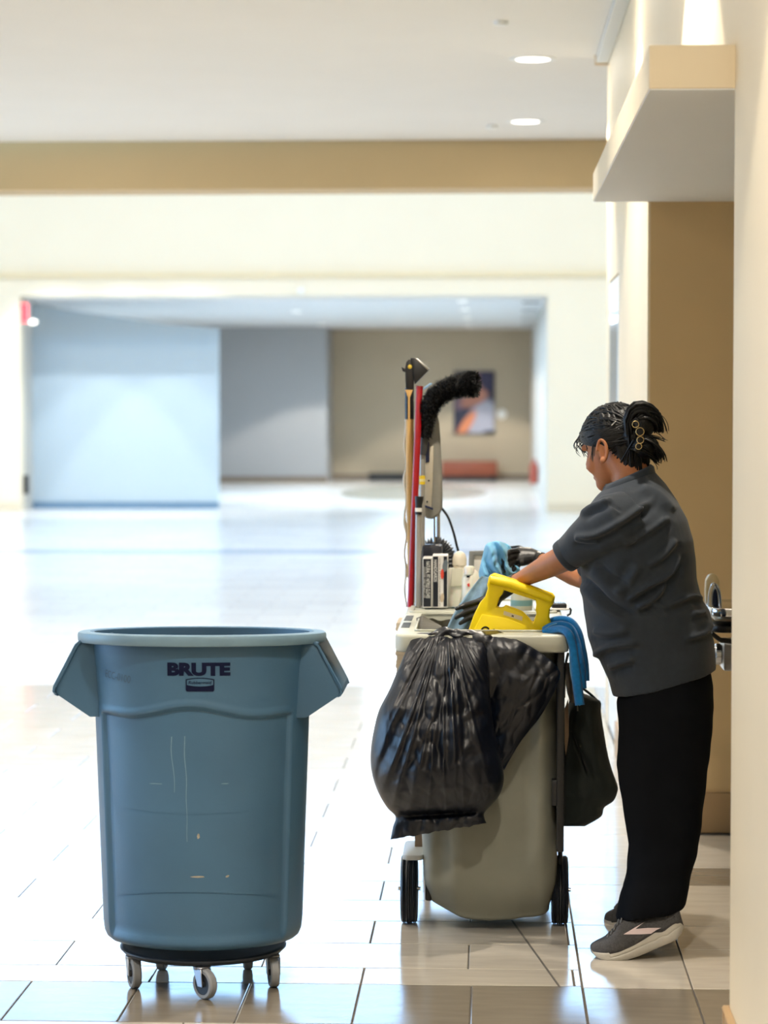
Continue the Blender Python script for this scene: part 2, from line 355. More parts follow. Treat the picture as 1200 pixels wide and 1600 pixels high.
for k in range(3): wn.box((-9, 24.5 + 2.5*k - .05, 8.62), (3, 24.5 + 2.5*k + .05, 8.75))
struct(wn.build('window_2', white_pl, smooth=False))
struct(MB().box((-14, YF - .02, 0), (-6.905, YF, .13)).box((.79, YF - .02, 0), (6.9, YF, .13)).build('baseboard_far', M('pale beige baseboard', rgb(214, 202, 178), .5, var=.02), smooth=False))
struct(MB().box((-14, YF - .05, 3.41), (6.9, YF + .06, 3.47)).build('trim_4', M('pale tan ledge', rgb(226, 208, 170), .6, var=.02), smooth=False))
struct(MB().box((-14, 26.7, .0005), (6.9, 27.5, .002)).build('floor_band', M('blue grey tile band', rgb(168, 176, 186), .2, var=.05, vs=2), smooth=False))
q = at(470, 454, YF - .02); d = thing('sprinkler_head', 'tiny white sprinkler head on the far cream wall above the opening', 'sprinkler', (q.x, YF, q.z))
MB().lathe([(.05, -.0), (.055, -.02), (.03, -.05), (.045, -.06), (.0, -.062)], 16, (q.x, YF, q.z), axis='y').build('head', white_pl, d)
# far corridor
CZ = 3.10
struct(MB().box((-6.905, YF + .3, CZ), (.79, 53, CZ + .2)).build('ceiling_corridor', M('corridor ceiling white', rgb(226, 228, 230), .6, var=.01), smooth=False))
struct(MB().box((.79, YF + .35, 0), (1.1, 53, 3.3)).build('wall_corridor_right', paint_grey, smooth=False))
struct(MB().box((-7.2, YF + .35, 0), (-6.905, 53, 3.3)).build('wall_corridor_left', paint_grey, smooth=False))
struct(MB().box((-3.4, 52.6, 0), (.79, 52.9, 3.3)).build('wall_corridor_end', paint_taupe, smooth=False))
struct(MB().box((-6.905, 51.0, 0), (-3.30, 52.6, 3.3)).build('wall_corridor_bay', M('mid grey paint', rgb(160, 162, 164), .6, var=.01, vs=2), smooth=False))
struct(MB().box((-6.905, 50.98, 0), (-3.29, 51.0, .12)).box((-3.3, 52.58, 0), (.79, 52.6, .12)).build('baseboard_corridor', M('dark taupe base', rgb(120, 108, 94), .5, var=.03), smooth=False))
a, bb = at(45, 785, 38.2), at(341, 785, 38.2)
zt0, zt1 = at(60, 474, 38.2).z, at(341, 513, 38.2).z
pn = MB().prism([(a.x - .1, 38.2, 0), (bb.x, 38.2, 0), (bb.x, 38.2, zt1), (at(265, 508, 38.2).x, 38.2, at(265, 507, 38.2).z), (a.x - .1, 38.2, zt0)], (0, .18, 0))
pw = pn.build('wall_partition', paint_blue, smooth=False); struct(pw)
struct(MB().box((a.x - .1, 38.17, 0), (bb.x + .01, 38.2, .10)).build('baseboard_partition', M('blue grey base', rgb(92, 122, 148), .4, var=.03), smooth=False))
# things of the far corridor
for i, (px, py, lab) in enumerate([(463, 487, 'small recessed light in the corridor ceiling, left of centre and nearer'), (503, 507, 'small recessed light in the corridor ceiling just above the grey bay wall'), (722, 471, 'recessed light nearest the lintel in the right-hand corridor row'), (727, 484, 'second recessed light from the lintel in the right-hand corridor row'),
        (730, 497, 'third recessed light from the lintel in the right-hand corridor row'), (733, 510, 'last recessed light before the end wall in the right-hand corridor row')]):
    dd = (CZ - H)*F/(630 - py); q = at(px, py, dd); fixture(q.x, q.y, CZ, .09, lab, 'corridor ceiling lights')
vent_m = M('dark vent slot', rgb(60, 66, 76), .6, var=.05)
for py, lab in ((472, 'dark ceiling vent nearest the lintel by the right corridor wall'), (485, 'second dark ceiling vent from the lintel by the right wall'), (496, 'third dark ceiling vent from the lintel by the right wall'), (506, 'farthest dark ceiling vent by the right corridor wall')):
    dd = (CZ - H)*F/(630 - py); q = at(830 - (py - 472)*.15, py, dd)
    v = thing('ceiling_vent', lab, 'vent', (q.x, q.y, CZ), 'ceiling vents of the far corridor')
    MB().box((q.x - .15, q.y - .3, CZ - .012), (q.x + .15, q.y + .3, CZ)).build('frame', white_pl, v, smooth=False, bevel=.004)
    for k in range(3): MB().box((q.x - .13, q.y - .26 + .18*k, CZ - .016), (q.x + .13, q.y - .11 + .18*k, CZ - .011)).build('slot', vent_m, v, smooth=False)
# picture on the end wall: a flat print
p0, p1 = at(709, 678, 52.56), at(773, 580, 52.56)
pc = thing('wall_picture', 'portrait poster of a person in a grey shirt on the corridor end wall', 'picture', (p0.x, 52.6, p0.z))
MB().box((p0.x, 52.555, p0.z), (p1.x, 52.60, p1.z)).build('board', black_pl, pc, smooth=False)
def print_mat():
    m = bpy.data.materials.new('poster print'); m.use_nodes = True; nt = m.node_tree; b = nt.nodes['Principled BSDF']; b.inputs['Roughness'].default_value = .5
    tc = nt.nodes.new('ShaderNodeTexCoord'); cur = None
    def ell(cx, cy, rx, ry, rot, col):
        nonlocal cur
        mp = nt.nodes.new('ShaderNodeMapping'); mp.vector_type = 'TEXTURE'; mp.inputs['Location'].default_value = (cx, cy, 0); mp.inputs['Rotation'].default_value = (0, 0, rot); mp.inputs['Scale'].default_value = (rx, ry, 1)
        nt.links.new(tc.outputs['UV'], mp.inputs['Vector'])
        ln = nt.nodes.new('ShaderNodeVectorMath'); ln.operation = 'LENGTH'; nt.links.new(mp.outputs[0], ln.inputs[0])
        mr = nt.nodes.new('ShaderNodeMapRange'); mr.inputs[1].default_value = .8; mr.inputs[2].default_value = 1.1; mr.inputs[3].default_value = 1; mr.inputs[4].default_value = 0; nt.links.new(ln.outputs['Value'], mr.inputs[0])
        mx = nt.nodes.new('ShaderNodeMix'); mx.data_type = 'RGBA'; nt.links.new(mr.outputs[0], mx.inputs[0]); mx.inputs[7].default_value = (*col, 1)
        if cur is None: mx.inputs[6].default_value = (*rgb(32, 32, 58), 1)
        else: nt.links.new(cur, mx.inputs[6])
        cur = mx.outputs[2]
    ell(.15, .95, .5, .2, 0, rgb(66, 58, 72)); ell(.15, .5, .22, .12, .3, rgb(120, 96, 110)); ell(.72, .2, .42, .34, .5, rgb(168, 170, 186)); ell(.62, .78, .16, .2, 0, rgb(150, 98, 84)); ell(.5, .56, .36, .12, .25, rgb(176, 120, 100))
    ell(.85, .9, .25, .22, 0, rgb(34, 30, 66)); ell(.3, .14, .34, .1, .75, rgb(206, 128, 88)); ell(.9, .02, .2, .04, 0, rgb(60, 66, 70))
    nt.links.new(cur, b.inputs['Base Color']); return m
pr = MB().add([(p0.x + .01, 52.553, p0.z + .01), (p1.x - .01, 52.553, p0.z + .01), (p1.x - .01, 52.553, p1.z - .01), (p0.x + .01, 52.553, p1.z - .01)], [(0, 1, 2, 3)]).build('print', print_mat(), pc, smooth=False)
uv = pr.data.uv_layers.new(name='uv')
for l in pr.data.loops:
    c = pr.data.vertices[l.vertex_index].co + world_loc(pc); uv.data[l.index].uv = ((c.x - p0.x)/(p1.x - p0.x), (c.z - p0.z)/(p1.z - p0.z))
q = at(784, 647, 52.58); wp = thing('wall_plate', 'round white wall plate beside the poster', 'wall plate', (q.x, 52.6, q.z))
MB().lathe([(.10, 0), (.10, -.02), (.07, -.035), (.001, -.04)], 24, (q.x, 52.6, q.z), axis='y').build('cover', white_pl, wp)
p0, p1 = at(690, 749, 51.9), at(777, 721, 51.9)
bn = thing('upholstered_bench', 'reddish brown block bench under the poster in the far corridor', 'bench', ((p0.x+p1.x)/2, 52.1, 0))
leather = M('red brown leather', rgb(140, 74, 50), .5, var=.06)
MB().box((p0.x, 51.9, .10), (p1.x, 52.4, p1.z)).build('seat', leather, bn, bevel=.03)
MB().box((p0.x + .03, 51.93, 0), (p1.x - .03, 52.37, .10)).build('base', black_pl, bn, smooth=False)
p0, p1 = at(576, 748, 51.9), at(640, 740, 51.9)
lb = thing('low_plinth', 'low black plinth against the end wall left of the brown bench', 'plinth', ((p0.x+p1.x)/2, 52.1, 0))
MB().box((p0.x, 51.9, 0), (p1.x, 52.4, .16)).build('body', black_pl, lb, smooth=False, bevel=.01)
q = at(842, 745, 44); ex = thing('wall_extinguisher', 'small dull red cylinder low on the right corridor wall', 'extinguisher', (.72, 44, .2))
MB().lathe([(.001, .2), (.07, .2), (.075, .25), (.075, .5), (.03, .58), (.025, .62), (.001, .62)], 16, (.71, 44, 0)).build('cylinder', M('dull red', rgb(150, 70, 56), .5, var=.05), ex)
q = Vector((-6.845, 37.3, at(36, 489, 37.3).z)); es = thing('exit_sign', 'small glowing red sign high in the left corner of the opening', 'sign', (q.x, 37.3, q.z - .14))
MB().box((q.x - .06, 37.29, q.z - .15), (q.x + .06, 37.34, q.z + .15)).build('housing', white_pl, es, smooth=False, bevel=.01)
MB().box((q.x - .05, 37.284, q.z - .14), (q.x + .05, 37.29, q.z + .14)).build('face', M('red sign glow', (1, .05, .07), .4, emit=1.3), es, smooth=False)
q = Vector((-6.87, 37.5, at(36, 757, 37.5).z)); hb = thing('wall_box', 'small black fixture low on the left jamb of the opening', 'wall fixture', (q.x, 37.5, q.z - .14))
MB().box((q.x - .035, 37.42, q.z - .14), (q.x + .03, 37.52, q.z + .14)).build('body', black_pl, hb, bevel=.01)
q = Vector((-6.84, 37.95, at(47, 503, 37.95).z)); sl = thing('emergency_lamp', 'small white lamp on the left jamb beside the red sign', 'lamp', (q.x, q.y, q.z))
MB().ball((q.x, q.y, q.z), (.06, .05, .035)).build('lens', lamp_m, sl)
struct(MB().add([(-2.9 + 1.3*math.cos(2*PI*k/40) + 1.5, 45.5 + 4.0*math.sin(2*PI*k/40), .002) for k in range(40)], [tuple(range(40))]).build('floor_inlay', M('grey stone inlay', rgb(150, 148, 138), .2, var=.05, vs=3), smooth=False))

# ================================================================ trash can on its dolly
CX, CY, CZ0 = at(317, 1240, 6.92).x, 6.92, .122
can_m = M('grey blue can plastic', rgb(64, 100, 130), .42, spec=.4, var=.06, vs=5, bump=.04, bs=180, rvar=.06)
navy = M('navy print', rgb(8, 16, 48), .6, spec=.15, var=.05)
PROF = [(0, .235), (.004, .250), (.014, .262), (.030, .2685), (.06, .2715), (.30, .2795), (.62, .2905), (.75, .2975), (.80, .303), (.848, .304)]
def skew(x, y, z): return z*.99 - y*.05
def can_r(th, z):
    r = interp(PROF, z)
    a = abs(math.atan2(math.sin(th), math.cos(th)))         # 0 at the front, pi at the back
    a = min(a, PI - a)
    top = .634 + .024*math.exp(-(a/.34)**2) - .005*math.exp(-((a - .62)/.22)**2)
    m = ss(0, .045, 1.08 - a) * ss(-.002, .011, top - z) * ss(.012, .05, z)
    return r - .012*m + .003*ss(.016, 0, abs(top + .008 - z))*ss(1.12, 1.0, a)
def can_p(th, z, d=0.):
    r = can_r(th, z) + d; x, y = r*math.sin(th), -r*math.cos(th)
    return Vector((CX + x, CY + y, CZ0 + skew(x, y, z)))
can = thing('trash_can', 'large round grey-blue plastic bin with dark BRUTE lettering standing on a caster dolly', 'trash can', (CX, CY, CZ0))
zs = [0, .002, .005, .009, .014, .02, .028, .038, .05] + [.06 + .012*k for k in range(45)] + [.598 + .002*k for k in range(40)] + [.68 + .014*k for k in range(13)]
NT = 320
rings = [[can_p(2*PI*k/NT, z) for k in range(NT)] for z in zs]
inner = [[Vector((CX, CY, CZ0)) + Vector(((interp(PROF, z) - .012)*math.sin(2*PI*k/NT), -(interp(PROF, z) - .012)*math.cos(2*PI*k/NT), skew(0, -interp(PROF, z)*math.cos(2*PI*k/NT), z))) for k in range(NT)] for z in (.846, .70, .40, .10, .02)]
MB().loft(rings + inner, caps=True).build('body', can_m, can, angle=60)
rim = []
for r, z in ((.296, .830), (.296, .842), (.300, .847), (.310, .8485), (.328, .848), (.335, .845), (.3375, .838), (.3365, .824), (.334, .819), (.328, .818), (.322, .822), (.306, .822)):
    rim.append([Vector((CX + r*math.sin(2*PI*k/NT), CY - r*math.cos(2*PI*k/NT), CZ0 + skew(0, -r*math.cos(2*PI*k/NT), z))) for k in range(NT)])
MB().loft(rim + [rim[0]], caps=False).build('rim', M('pale grey blue rim plastic', rgb(110, 140, 160), .42, var=.08, vs=14), can)
for s in (-1, 1):
    hb = MB(); hd = .125
    def q(x, y, z): return Vector((CX + s*x, CY + y, CZ0 + z))
    outer = [(.318, .823), (.330, .812), (.389, .700), (.391, .686), (.384, .676), (.297, .617)]
    for yy in (-hd + .006, hd - .016):                     # front and back cheeks
        hb.prism([q(x, yy, z) for x, z in [(.26, .823)] + [(x - .006, z) for x, z in outer] + [(.26, .617)]], (0, .010, 0))
    for (xa, za), (xb, zb) in zip(outer[:5], outer[1:5]):  # sloping outer plate
        hb.prism([q(xa, -hd, za), q(xb, -hd, zb), q(xb - .010, -hd, zb - .004), q(xa - .010, -hd, za - .004)], (0, 2*hd, 0))
    hb.build('handle', can_m, can, bevel=.003, angle=30)
def on_can(vs2, fs, th0, z0, d, name, mat, rot=0.):
    b = MB(); out = []
    for x, y in vs2:
        xr, yr = x*math.cos(rot) - y*math.sin(rot), x*math.sin(rot) + y*math.cos(rot)
        z = z0 + yr; out.append(can_p(th0 + xr/interp(PROF, z), z, d))
    return b.add(out, fs).build(name, mat, can, smooth=False, weld=False)
FRONT = CY - .30
def can_th(px, py):
    p = at(px, py, FRONT)
    for _ in range(6):
        th = math.asin(max(-1, min(1, (p.x - CX)/.302))); p = at(px, py, CY - .302*math.cos(th))
    z = p.z - CZ0; return th, (z - .05*.302*math.cos(th))/.99
th, z = can_th(310.5, 1046)
v, f = text_tris('BRUTE', .166, .0355, .06); on_can(v, f, th, z, .0012, 'lettering', navy)
th, z = can_th(312.5, 1070)
def oval(w, h, arch, n=10):
    'rounded label outline with an arched top'
    pts = [(-w/2, -h/2 + .003)] + [(lerp(-w/2 + .003, w/2 - .003, k/10), -h/2) for k in range(11)] + [(w/2, -h/2 + .003)]
    pts += [(w/2 - w*k/n, h/2 - arch + arch*(1 - (1 - 2*k/n)**2)) for k in range(n+1)]
    return pts
def lens(w, h, sag, n=12, dy=0):
    return [(-w/2 + w*k/n, dy - h/2 - sag*(1 - (2*k/n - 1)**2)) for k in range(n+1)] + [(w/2 - w*k/n, dy + h/2 + sag*(1 - (2*k/n - 1)**2)) for k in range(n+1)]
def fan(pts): return pts + [(sum(p[0] for p in pts)/len(pts), sum(p[1] for p in pts)/len(pts))], [(k, (k+1) % len(pts), len(pts)) for k in range(len(pts))]
v, f = fan(oval(.0745, .0365, .004)); on_can(v, f, th, z, .0014, 'emblem', navy)
v, f = fan(lens(.068, .0125, .004, dy=.0055)); on_can(v, f, th, z, .0022, 'emblem_field', can_m)
v, f = text_tris('Rubbermaid', .060, .0082, .012, .12); on_can([(x, y + .0055) for x, y in v], f, th, z, .0028, 'emblem_lettering', navy)
th, z = can_th(180, 1057); v, f = text_tris('ECC-0100', .105, .020, -.012, .05); on_can(v, f, th, z, .001, 'marker_writing', M('faded marker ink', rgb(58, 80, 100), .6, var=.2, vs=80), -.13)
scuff_m = M('pale scuff', rgb(158, 152, 138), .7, var=.3, vs=90); streak_m = M('faint dried streak', rgb(108, 138, 158), .5, var=.1, vs=60)
for px, py, w, h in ((309, 1309, .010, .018), (308, 1373, .052, .006), (361, 1372, .012, .007), (355, 1226, .03, .003), (235, 1226, .05, .003), (288, 1491, .03, .003)):
    th, z = can_th(px, py); n = 12
    v, f = fan([(w/2*math.cos(2*PI*k/n)*random.uniform(.6, 1), h/2*math.sin(2*PI*k/n)*random.uniform(.6, 1)) for k in range(n)])
    on_can(v, f, th, z, .0009, 'scuff', scuff_m if py > 1300 and py < 1400 else streak_m, .3 if px == 361 else 0)
for x0, y0, y1 in ((264, 1152, 1240), (286, 1140, 1318)):
    b = MB(); pts = []
    for k in range(17):
        y_ = lerp(y0, y1, k/16); th, z = can_th(x0 + 4*noise.noise(Vector((x0, y_*.02, 0))) + (3*k/16), y_); w = .0011*(1.2 - .6*k/16)
        pts += [can_p(th - w/.29, z, .0009), can_p(th + w/.29, z, .0009)]
    b.add(pts, [(2*k, 2*k+1, 2*k+3, 2*k+2) for k in range(16)]).build('streak', streak_m, can, smooth=False)
dolly = thing('caster_dolly', 'dark blue-black round dolly on five swivel casters under the grey-blue bin', 'dolly', (CX, CY, 0))
dol_m = M('dark dolly plastic', rgb(38, 46, 58), .4, var=.06, vs=20)
MB().lathe([(.001, .100), (.205, .100), (.212, .1045), (.222, .105), (.227, .102), (.227, .099), (.216, .088), (.19, .085), (.001, .084)], 72, (CX, CY, 0)).build('deck', dol_m, dolly)
fork_m = M('zinc caster fork', (.46, .48, .52), .35, metal=1, var=.1, vs=30); tread = M('grey rubber tread', rgb(140, 144, 150), .5, var=.05); hub_m = M('dark wheel hub', rgb(34, 38, 46), .45, var=.05)
ang0 = math.asin((328 - 318)/115)
for k in range(5):
    a = -PI/2 + ang0*.9 + 2*PI*k/5; px_, py_ = CX + .199*math.cos(a), CY + .199*math.sin(a)
    sw = (math.radians(135), math.radians(104), math.radians(100), math.radians(86), math.radians(112))[k]      # heading of the wheel
    d = Vector((math.cos(sw), math.sin(sw), 0)); ax = Vector((-d.y, d.x, 0)); wr_ = .0405
    c = Vector((px_, py_, wr_)) - d*.018
    b = MB(); b.lathe([(.012, .074), (.020, .078), (.020, .086), (.001, .0865)], 14, (px_, py_, 0))
    for s in (-1, 1):
        o = c + ax*s*.0150
        b.prism([o + d*.010 + Vector((0,0,-.006)), o - d*.010 + Vector((0,0,-.006)), o + d*-.004 + Vector((0,0,.040)), o + d*.030 + Vector((0,0,.040))], ax*s*.003)
    b.prism([c + d*-.004 + ax*.018 + Vector((0,0,.0415)), c + d*.030 + ax*.018 + Vector((0,0,.0415)), c + d*.030 - ax*.018 + Vector((0,0,.0415)), c + d*-.004 - ax*.018 + Vector((0,0,.0415))], (0, 0, .003))
    fk = b.build('caster', fork_m, dolly, bevel=.001, seg=1)
    def wheel(prof, n=28, closed=False):
        rings = []
        for r, t in prof: rings.append([c + ax*t + d*(r*math.cos(2*PI*i/n)) + Vector((0,0,r*math.sin(2*PI*i/n))) for i in range(n)])
        return MB().loft(rings, closed=closed)
    wheel([(.029, -.0115), (.037, -.012), (wr_, -.008), (wr_, .008), (.037, .012), (.029, .0115)], closed=True).build('tread', tread, fk)
    wheel([(.001, -.0115), (.008, -.0135), (.009, -.0095), (.0295, -.0095), (.0295, .0095), (.009, .0095), (.008, .0135), (.001, .0115)]).build('hub', hub_m, fk)

# ================================================================ janitor cart
cart_m = M('pale grey green cart plastic', rgb(190, 192, 178), .42, var=.03, vs=10)
cart = thing('janitor_cart', 'pale grey cleaning cart with a taupe vinyl waste bag and black wheels', 'cleaning cart', (-.03, 8.1, 0))
X0, X1, ZT = -.285, .2235, .904
o = rrect(X0, X1, 7.45, 8.22, .045, ZT - .052); i = rrect(-.228, .17, 7.565, 8.165, .03, ZT - .052)
MB().frame(o, i, (0, 0, .052)).build('rim', cart_m, cart, bevel=.008, seg=3, angle=50)
lip_o = rrect(-.232, .174, 7.56, 8.17, .034, ZT); lip_i = rrect(-.226, .168, 7.568, 8.162, .03, ZT)
MB().frame(lip_o, lip_i, (0, 0, .006)).build('opening_lip', cart_m, cart, bevel=.002)
MB().prism(rrect(X0, X1, 8.20, 8.80, .04, ZT - .05), (0, 0, .0495)).build('deck', cart_m, cart, bevel=.008, seg=3, angle=50)
MB().frame(rrect(X0 + .015, X1 - .015, 8.24, 8.785, .03, ZT - .002), rrect(X0 + .03, X1 - .03, 8.255, 8.77, .025, ZT - .002), (0, 0, .007)).build('deck_rib', cart_m, cart, bevel=.002)
slot_m = M('dark tool slot', rgb(64, 70, 72), .6, var=.05)
for ya, yb in ((7.69, 7.86), (7.94, 8.12)):
    MB().prism([(-.2755, ya, ZT - .0005), (-.2505, ya, ZT - .0005), (-.2495, yb, ZT - .0005), (-.2735, yb, ZT - .0005)], (0, 0, .0016)).build('tool_grip', slot_m, cart, smooth=False)
MB().prism(rrect(-.205, -.165, 8.215, 8.235, .008, ZT - .001), (0, 0, .002)).build('hand_slot', slot_m, cart, smooth=False)
# vinyl bag
vin = M('taupe vinyl', rgb(130, 131, 120), .5, spec=.4, var=.08, vs=7, bump=.10, bs=22)
def vring(t):
    z = lerp(.862, .088, t); fl_ = ss(.86, 1, t)
    xa = lerp(-.240, -.208, min(1, t*1.15)) + .022*fl_*fl_; xb = lerp(.202, .196, t) - .022*fl_*fl_; ya = lerp(7.53, 7.56, t) + .06*fl_*fl_; yb = lerp(8.17, 8.10, t) - .1*fl_*fl_
    pts = []; N = 120
    for k in range(N):
        a = 2*PI*k/N; e = .32; cx_, sx_ = math.cos(a), math.sin(a)
        x = math.copysign(abs(cx_)**e, cx_); y = math.copysign(abs(sx_)**e, sx_)
        X = lerp(xa, xb, x*.5 + .5); Y = lerp(ya, yb, y*.5 + .5)
        front = ss(.2, .9, -y)
        Y -= front*(.010*noise.noise(Vector((X*13 + t*2, t*5, 8))) + .018*math.sin(PI*(x*.5+.5))*math.sin(PI*min(1, t*1.1)) + .022*noise.noise(Vector((X*7, t*2.2, 1.3))) + .020*noise.noise(Vector((X*20, t*1.6, 4.3))))
        Y += front*.030*math.exp(-((X - lerp(-.04, .035, t))/.014)**2)*ss(.15, .5, t)
        Z = z - fl_*.052*(1 - .85*abs(x - .15)**1.5) + (.02*noise.noise(Vector((X*9, Y*3, 2))) - .012)*ss(.8, 1, t)
        pts.append(Vector((X, Y, max(.016, Z))))
    return pts
ts = [0, .03] + [.06 + .034*k for k in range(24)] + [.89, .91, .93, .95, .965, .98, .99, 1]
MB().loft([vring(t) for t in ts]).build('waste_bag', vin, cart, angle=0)
# creased seam at the bottom and the black strap windows of the bag
MB().box((at(862, 1240, 7.53).x, 7.515, at(868, 1258, 7.53).z), (at(875, 1240, 7.53).x, 7.560, at(868, 1218, 7.53).z)).build('strap', black_pl, cart, bevel=.002)
for s in (-1, 1): MB().box((.190 if s > 0 else -.246, 7.50 if s > 0 else 7.53, .26 if s > 0 else .32), (.211 if s > 0 else -.233, 7.60, .87)).build('side_post', black_pl, cart, bevel=.003)
MB().tube([(.208, 7.62, .88), (.210, 7.64, .60), (.206, 7.66, .30), (.204, 7.70, .12)], .007, 10).build('side_rail', black_pl, cart)
# lower carcass
MB().prism(rrect(-.25, .20, 8.18, 8.80, .03, .17), (0, 0, .05)).build('bottom_shelf', cart_m, cart, bevel=.006)
MB().prism(rrect(-.31, .20, 8.18, 8.80, .03, .50), (0, 0, .03)).build('middle_shelf', cart_m, cart, bevel=.006)
for x in (-.235, .185):
    for y in (8.22, 8.76): MB().box((x - .018, y - .018, .2), (x + .018, y + .018, .87)).build('corner_post', cart_m, cart, bevel=.004)
MB().box((-.235, 8.77, .2), (.185, 8.78, .87)).build('back_panel', cart_m, cart, smooth=False)
for s, xc in ((-1, -.251), (1, .2055)):
    MB().box((xc - s*.06 - .010, 7.66, .08), (xc - s*.06 + .010, 8.25, .21)).build('wheel_bracket', black_pl, cart, bevel=.006)
    rub = M('blue black rubber', rgb(30, 34, 42), .45, var=.05)
    prof = [(.055, -.020), (.090, -.025), (.098, -.024), (.1035, -.018), (.1, -.0155), (.104, -.014), (.1005, -.0105), (.104, -.005), (.1005, -.0035), (.104, -.002), (.104, .002), (.1005, .0035), (.104, .005), (.1005, .0105), (.104, .014), (.1, .0155), (.1035, .018), (.098, .024), (.090, .025), (.055, .020)]
    wh = MB().lathe(prof + prof[:1], 56, (xc, 7.735, .104), axis='x', caps=False).build('wheel', rub, cart, angle=50)
    MB().lathe([(.001, -.02), (.012, -.024 if s < 0 else -.02), (.014, -.015), (.057, -.013), (.057, .013), (.014, .015), (.012, .02), (.001, .02)], 28, (xc, 7.735, .104), axis='x').build('hub', hub_m, wh)
    MB().lathe([(.001, -.034), (.006, -.034), (.006, .034), (.001, .034)], 12, (xc, 7.735, .104), axis='x').build('axle_end', chrome, wh)
    c8 = MB().box((xc - s*.03 - .012, 8.68, .08), (xc - s*.03 + .012, 8.74, .17)); c8.build('rear_fork', fork_m, cart)
    MB().lathe([(.02, -.014), (.05, -.014), (.05, .014), (.02, .014)], 28, (xc - s*.03, 8.71, .05), axis='x').build('rear_wheel', rub, cart)
MB().prism(rrect(-.268, -.205, 7.60, 7.86, .02, .2135), (0, 0, .016)).build('wheel_cap', M('light grey cap', rgb(186, 190, 190), .4, var=.03), cart, bevel=.004)
MB().box((-.235, 7.75, .229), (-.205, 7.80, .62)).build('left_upright', M('brown board', rgb(150, 126, 104), .6, var=.06), cart)
# liner hanging in the opening
lin_m = M('olive black liner film', rgb(62, 60, 50), .35, var=.1, vs=12, bump=.2, bs=40)
def liner(u, v):
    a = 2*PI*u; e = .4; x = math.copysign(abs(math.cos(a))**e, math.cos(a)); y = math.copysign(abs(math.sin(a))**e, math.sin(a))
    k = 1 - .10*v + .035*noise.noise(Vector((math.cos(a)*5, math.sin(a)*5, v*3)))
    return Vector((-.028 + x*.190*k, 7.865 + y*.285*k, ZT - .012 - .35*v + .012*noise.noise(Vector((math.cos(a)*4, math.sin(a)*4, 7)))))
MB().grid(liner, 96, 14).add([Vector((-.2, 7.6, .52)), Vector((.14, 7.6, .52)), Vector((.14, 8.13, .52)), Vector((-.2, 8.13, .52))], [(0, 1, 2, 3)]).build('liner', lin_m, cart, angle=0)
MB().prism([at(650, 966, 7.95), at(661, 962, 8.0), at(671, 972, 7.98), at(690, 980, 7.9), at(690, 986, 7.9), at(655, 990, 7.8)], (0, .015, 0)).build('liner_fold', lin_m, cart, bevel=.003)
# chrome clip pieces under the right edge
for dx in (0, .010, .019): MB().tube([at(874 + dx*500, 1036, 7.6), at(873 + dx*450, 1090, 7.62)], .0035, 8).build('hook_rod', chrome, cart)

# ================================================================ black garbage bag over the front rim
film = M('black garbage film', rgb(8, 13, 25), .40, spec=.5, var=.15, vs=10, bump=.12, bs=30, stretch=(1, 1, .4), rvar=.08)
gb = thing('garbage_bag', 'bulging black plastic garbage bag draped over the front rim of the cart', 'garbage bag', at(690, 1318, 7.4))
Lp = [(668, 988), (648, 992), (634, 1018), (622, 1046), (608, 1078), (592, 1110), (583, 1146), (579, 1182), (582, 1212), (592, 1240), (605, 1262), (618, 1276), (614, 1292), (610, 1312)]
Rp = [(742, 986), (752, 992), (758, 1012), (761, 1038), (764, 1066), (767, 1098), (771, 1132), (778, 1165), (785, 1195), (787, 1222), (778, 1246), (758, 1268), (757, 1278), (760, 1286)]
yb = [7.58, 7.47, 7.425, 7.41, 7.405, 7.40, 7.40, 7.40, 7.40, 7.40, 7.41, 7.42, 7.42, 7.42]
bul = [.0, .006, .03, .055, .085, .115, .135, .145, .14, .12, .085, .05, .045, .03]
def facet(x, y):
    'creased facets of crumpled film'
    q_ = Vector((x*.022 + y*.008 + .4*noise.noise(Vector((x*.02, y*.02, 6))), y*.013 - x*.006, 2.2)); d_ = noise.voronoi(q_)[0]
    q2 = Vector((x*.05, y*.035, 7.1)); e_ = noise.voronoi(q2)[0]
    return min(.55, d_[1] - d_[0]) + .35*min(.5, e_[1] - e_[0]) - .35
def bagsurf(u, v, back=False):
    l, r = polyat(Lp, v), polyat(Rp, v); p = l.lerp(r, u)
    n = len(yb) - 1; s = min(n - 1e-6, v*n); i_ = int(s); f_ = s - i_; yy = lerp(yb[i_], yb[i_+1], f_); bu = lerp(bul[i_], bul[i_+1], f_)
    sh = math.sqrt(max(0, 1 - abs(2*u - 1)**2.4))
    gx = (p.x - 697)/max(20, p.y - 950)                      # direction away from the gathered neck
    pl = math.sin(gx*19 + 3.0*noise.noise(Vector((gx*4, v*2, 0))))*.007*ss(.03, .15, v)*ss(.85, .45, v)*math.exp(-((gx - .02)/.16)**2) + (1 - abs(noise.noise(Vector((gx*11, v*1.3, 3))))*2.2)*.012*ss(.03, .2, v)*ss(1, .7, v) + facet(p.x, p.y)*.026
    cr = noise.noise(Vector((p.x*.09, p.y*.09, 5)))*.014*ss(.22, .02, v) + noise.noise(Vector((p.x*.07, p.y*.06, 2)))*.010*ss(.75, .9, v) - .03*math.exp(-((v - .845)/.03)**2)*sh
    Y = yy + (.03*sh if back else -bu*sh - (pl + cr)*sh)
    if v < .04: Y = yy
    P = at(p.x, p.y + 3*noise.noise(Vector((u*14, 0, 2)))*ss(.9, 1, v), Y)
    return P
g = MB().grid(lambda u, v: bagsurf(u, v), 120, 150); g.grid(lambda u, v: bagsurf(u, v, True), 30, 60); g.build('body', film, gb, angle=0, weld=False)
Lf = [(700, 988), (735, 992), (750, 1030), (756, 1080), (763, 1120), (768, 1150), (775, 1180), (781, 1200)]
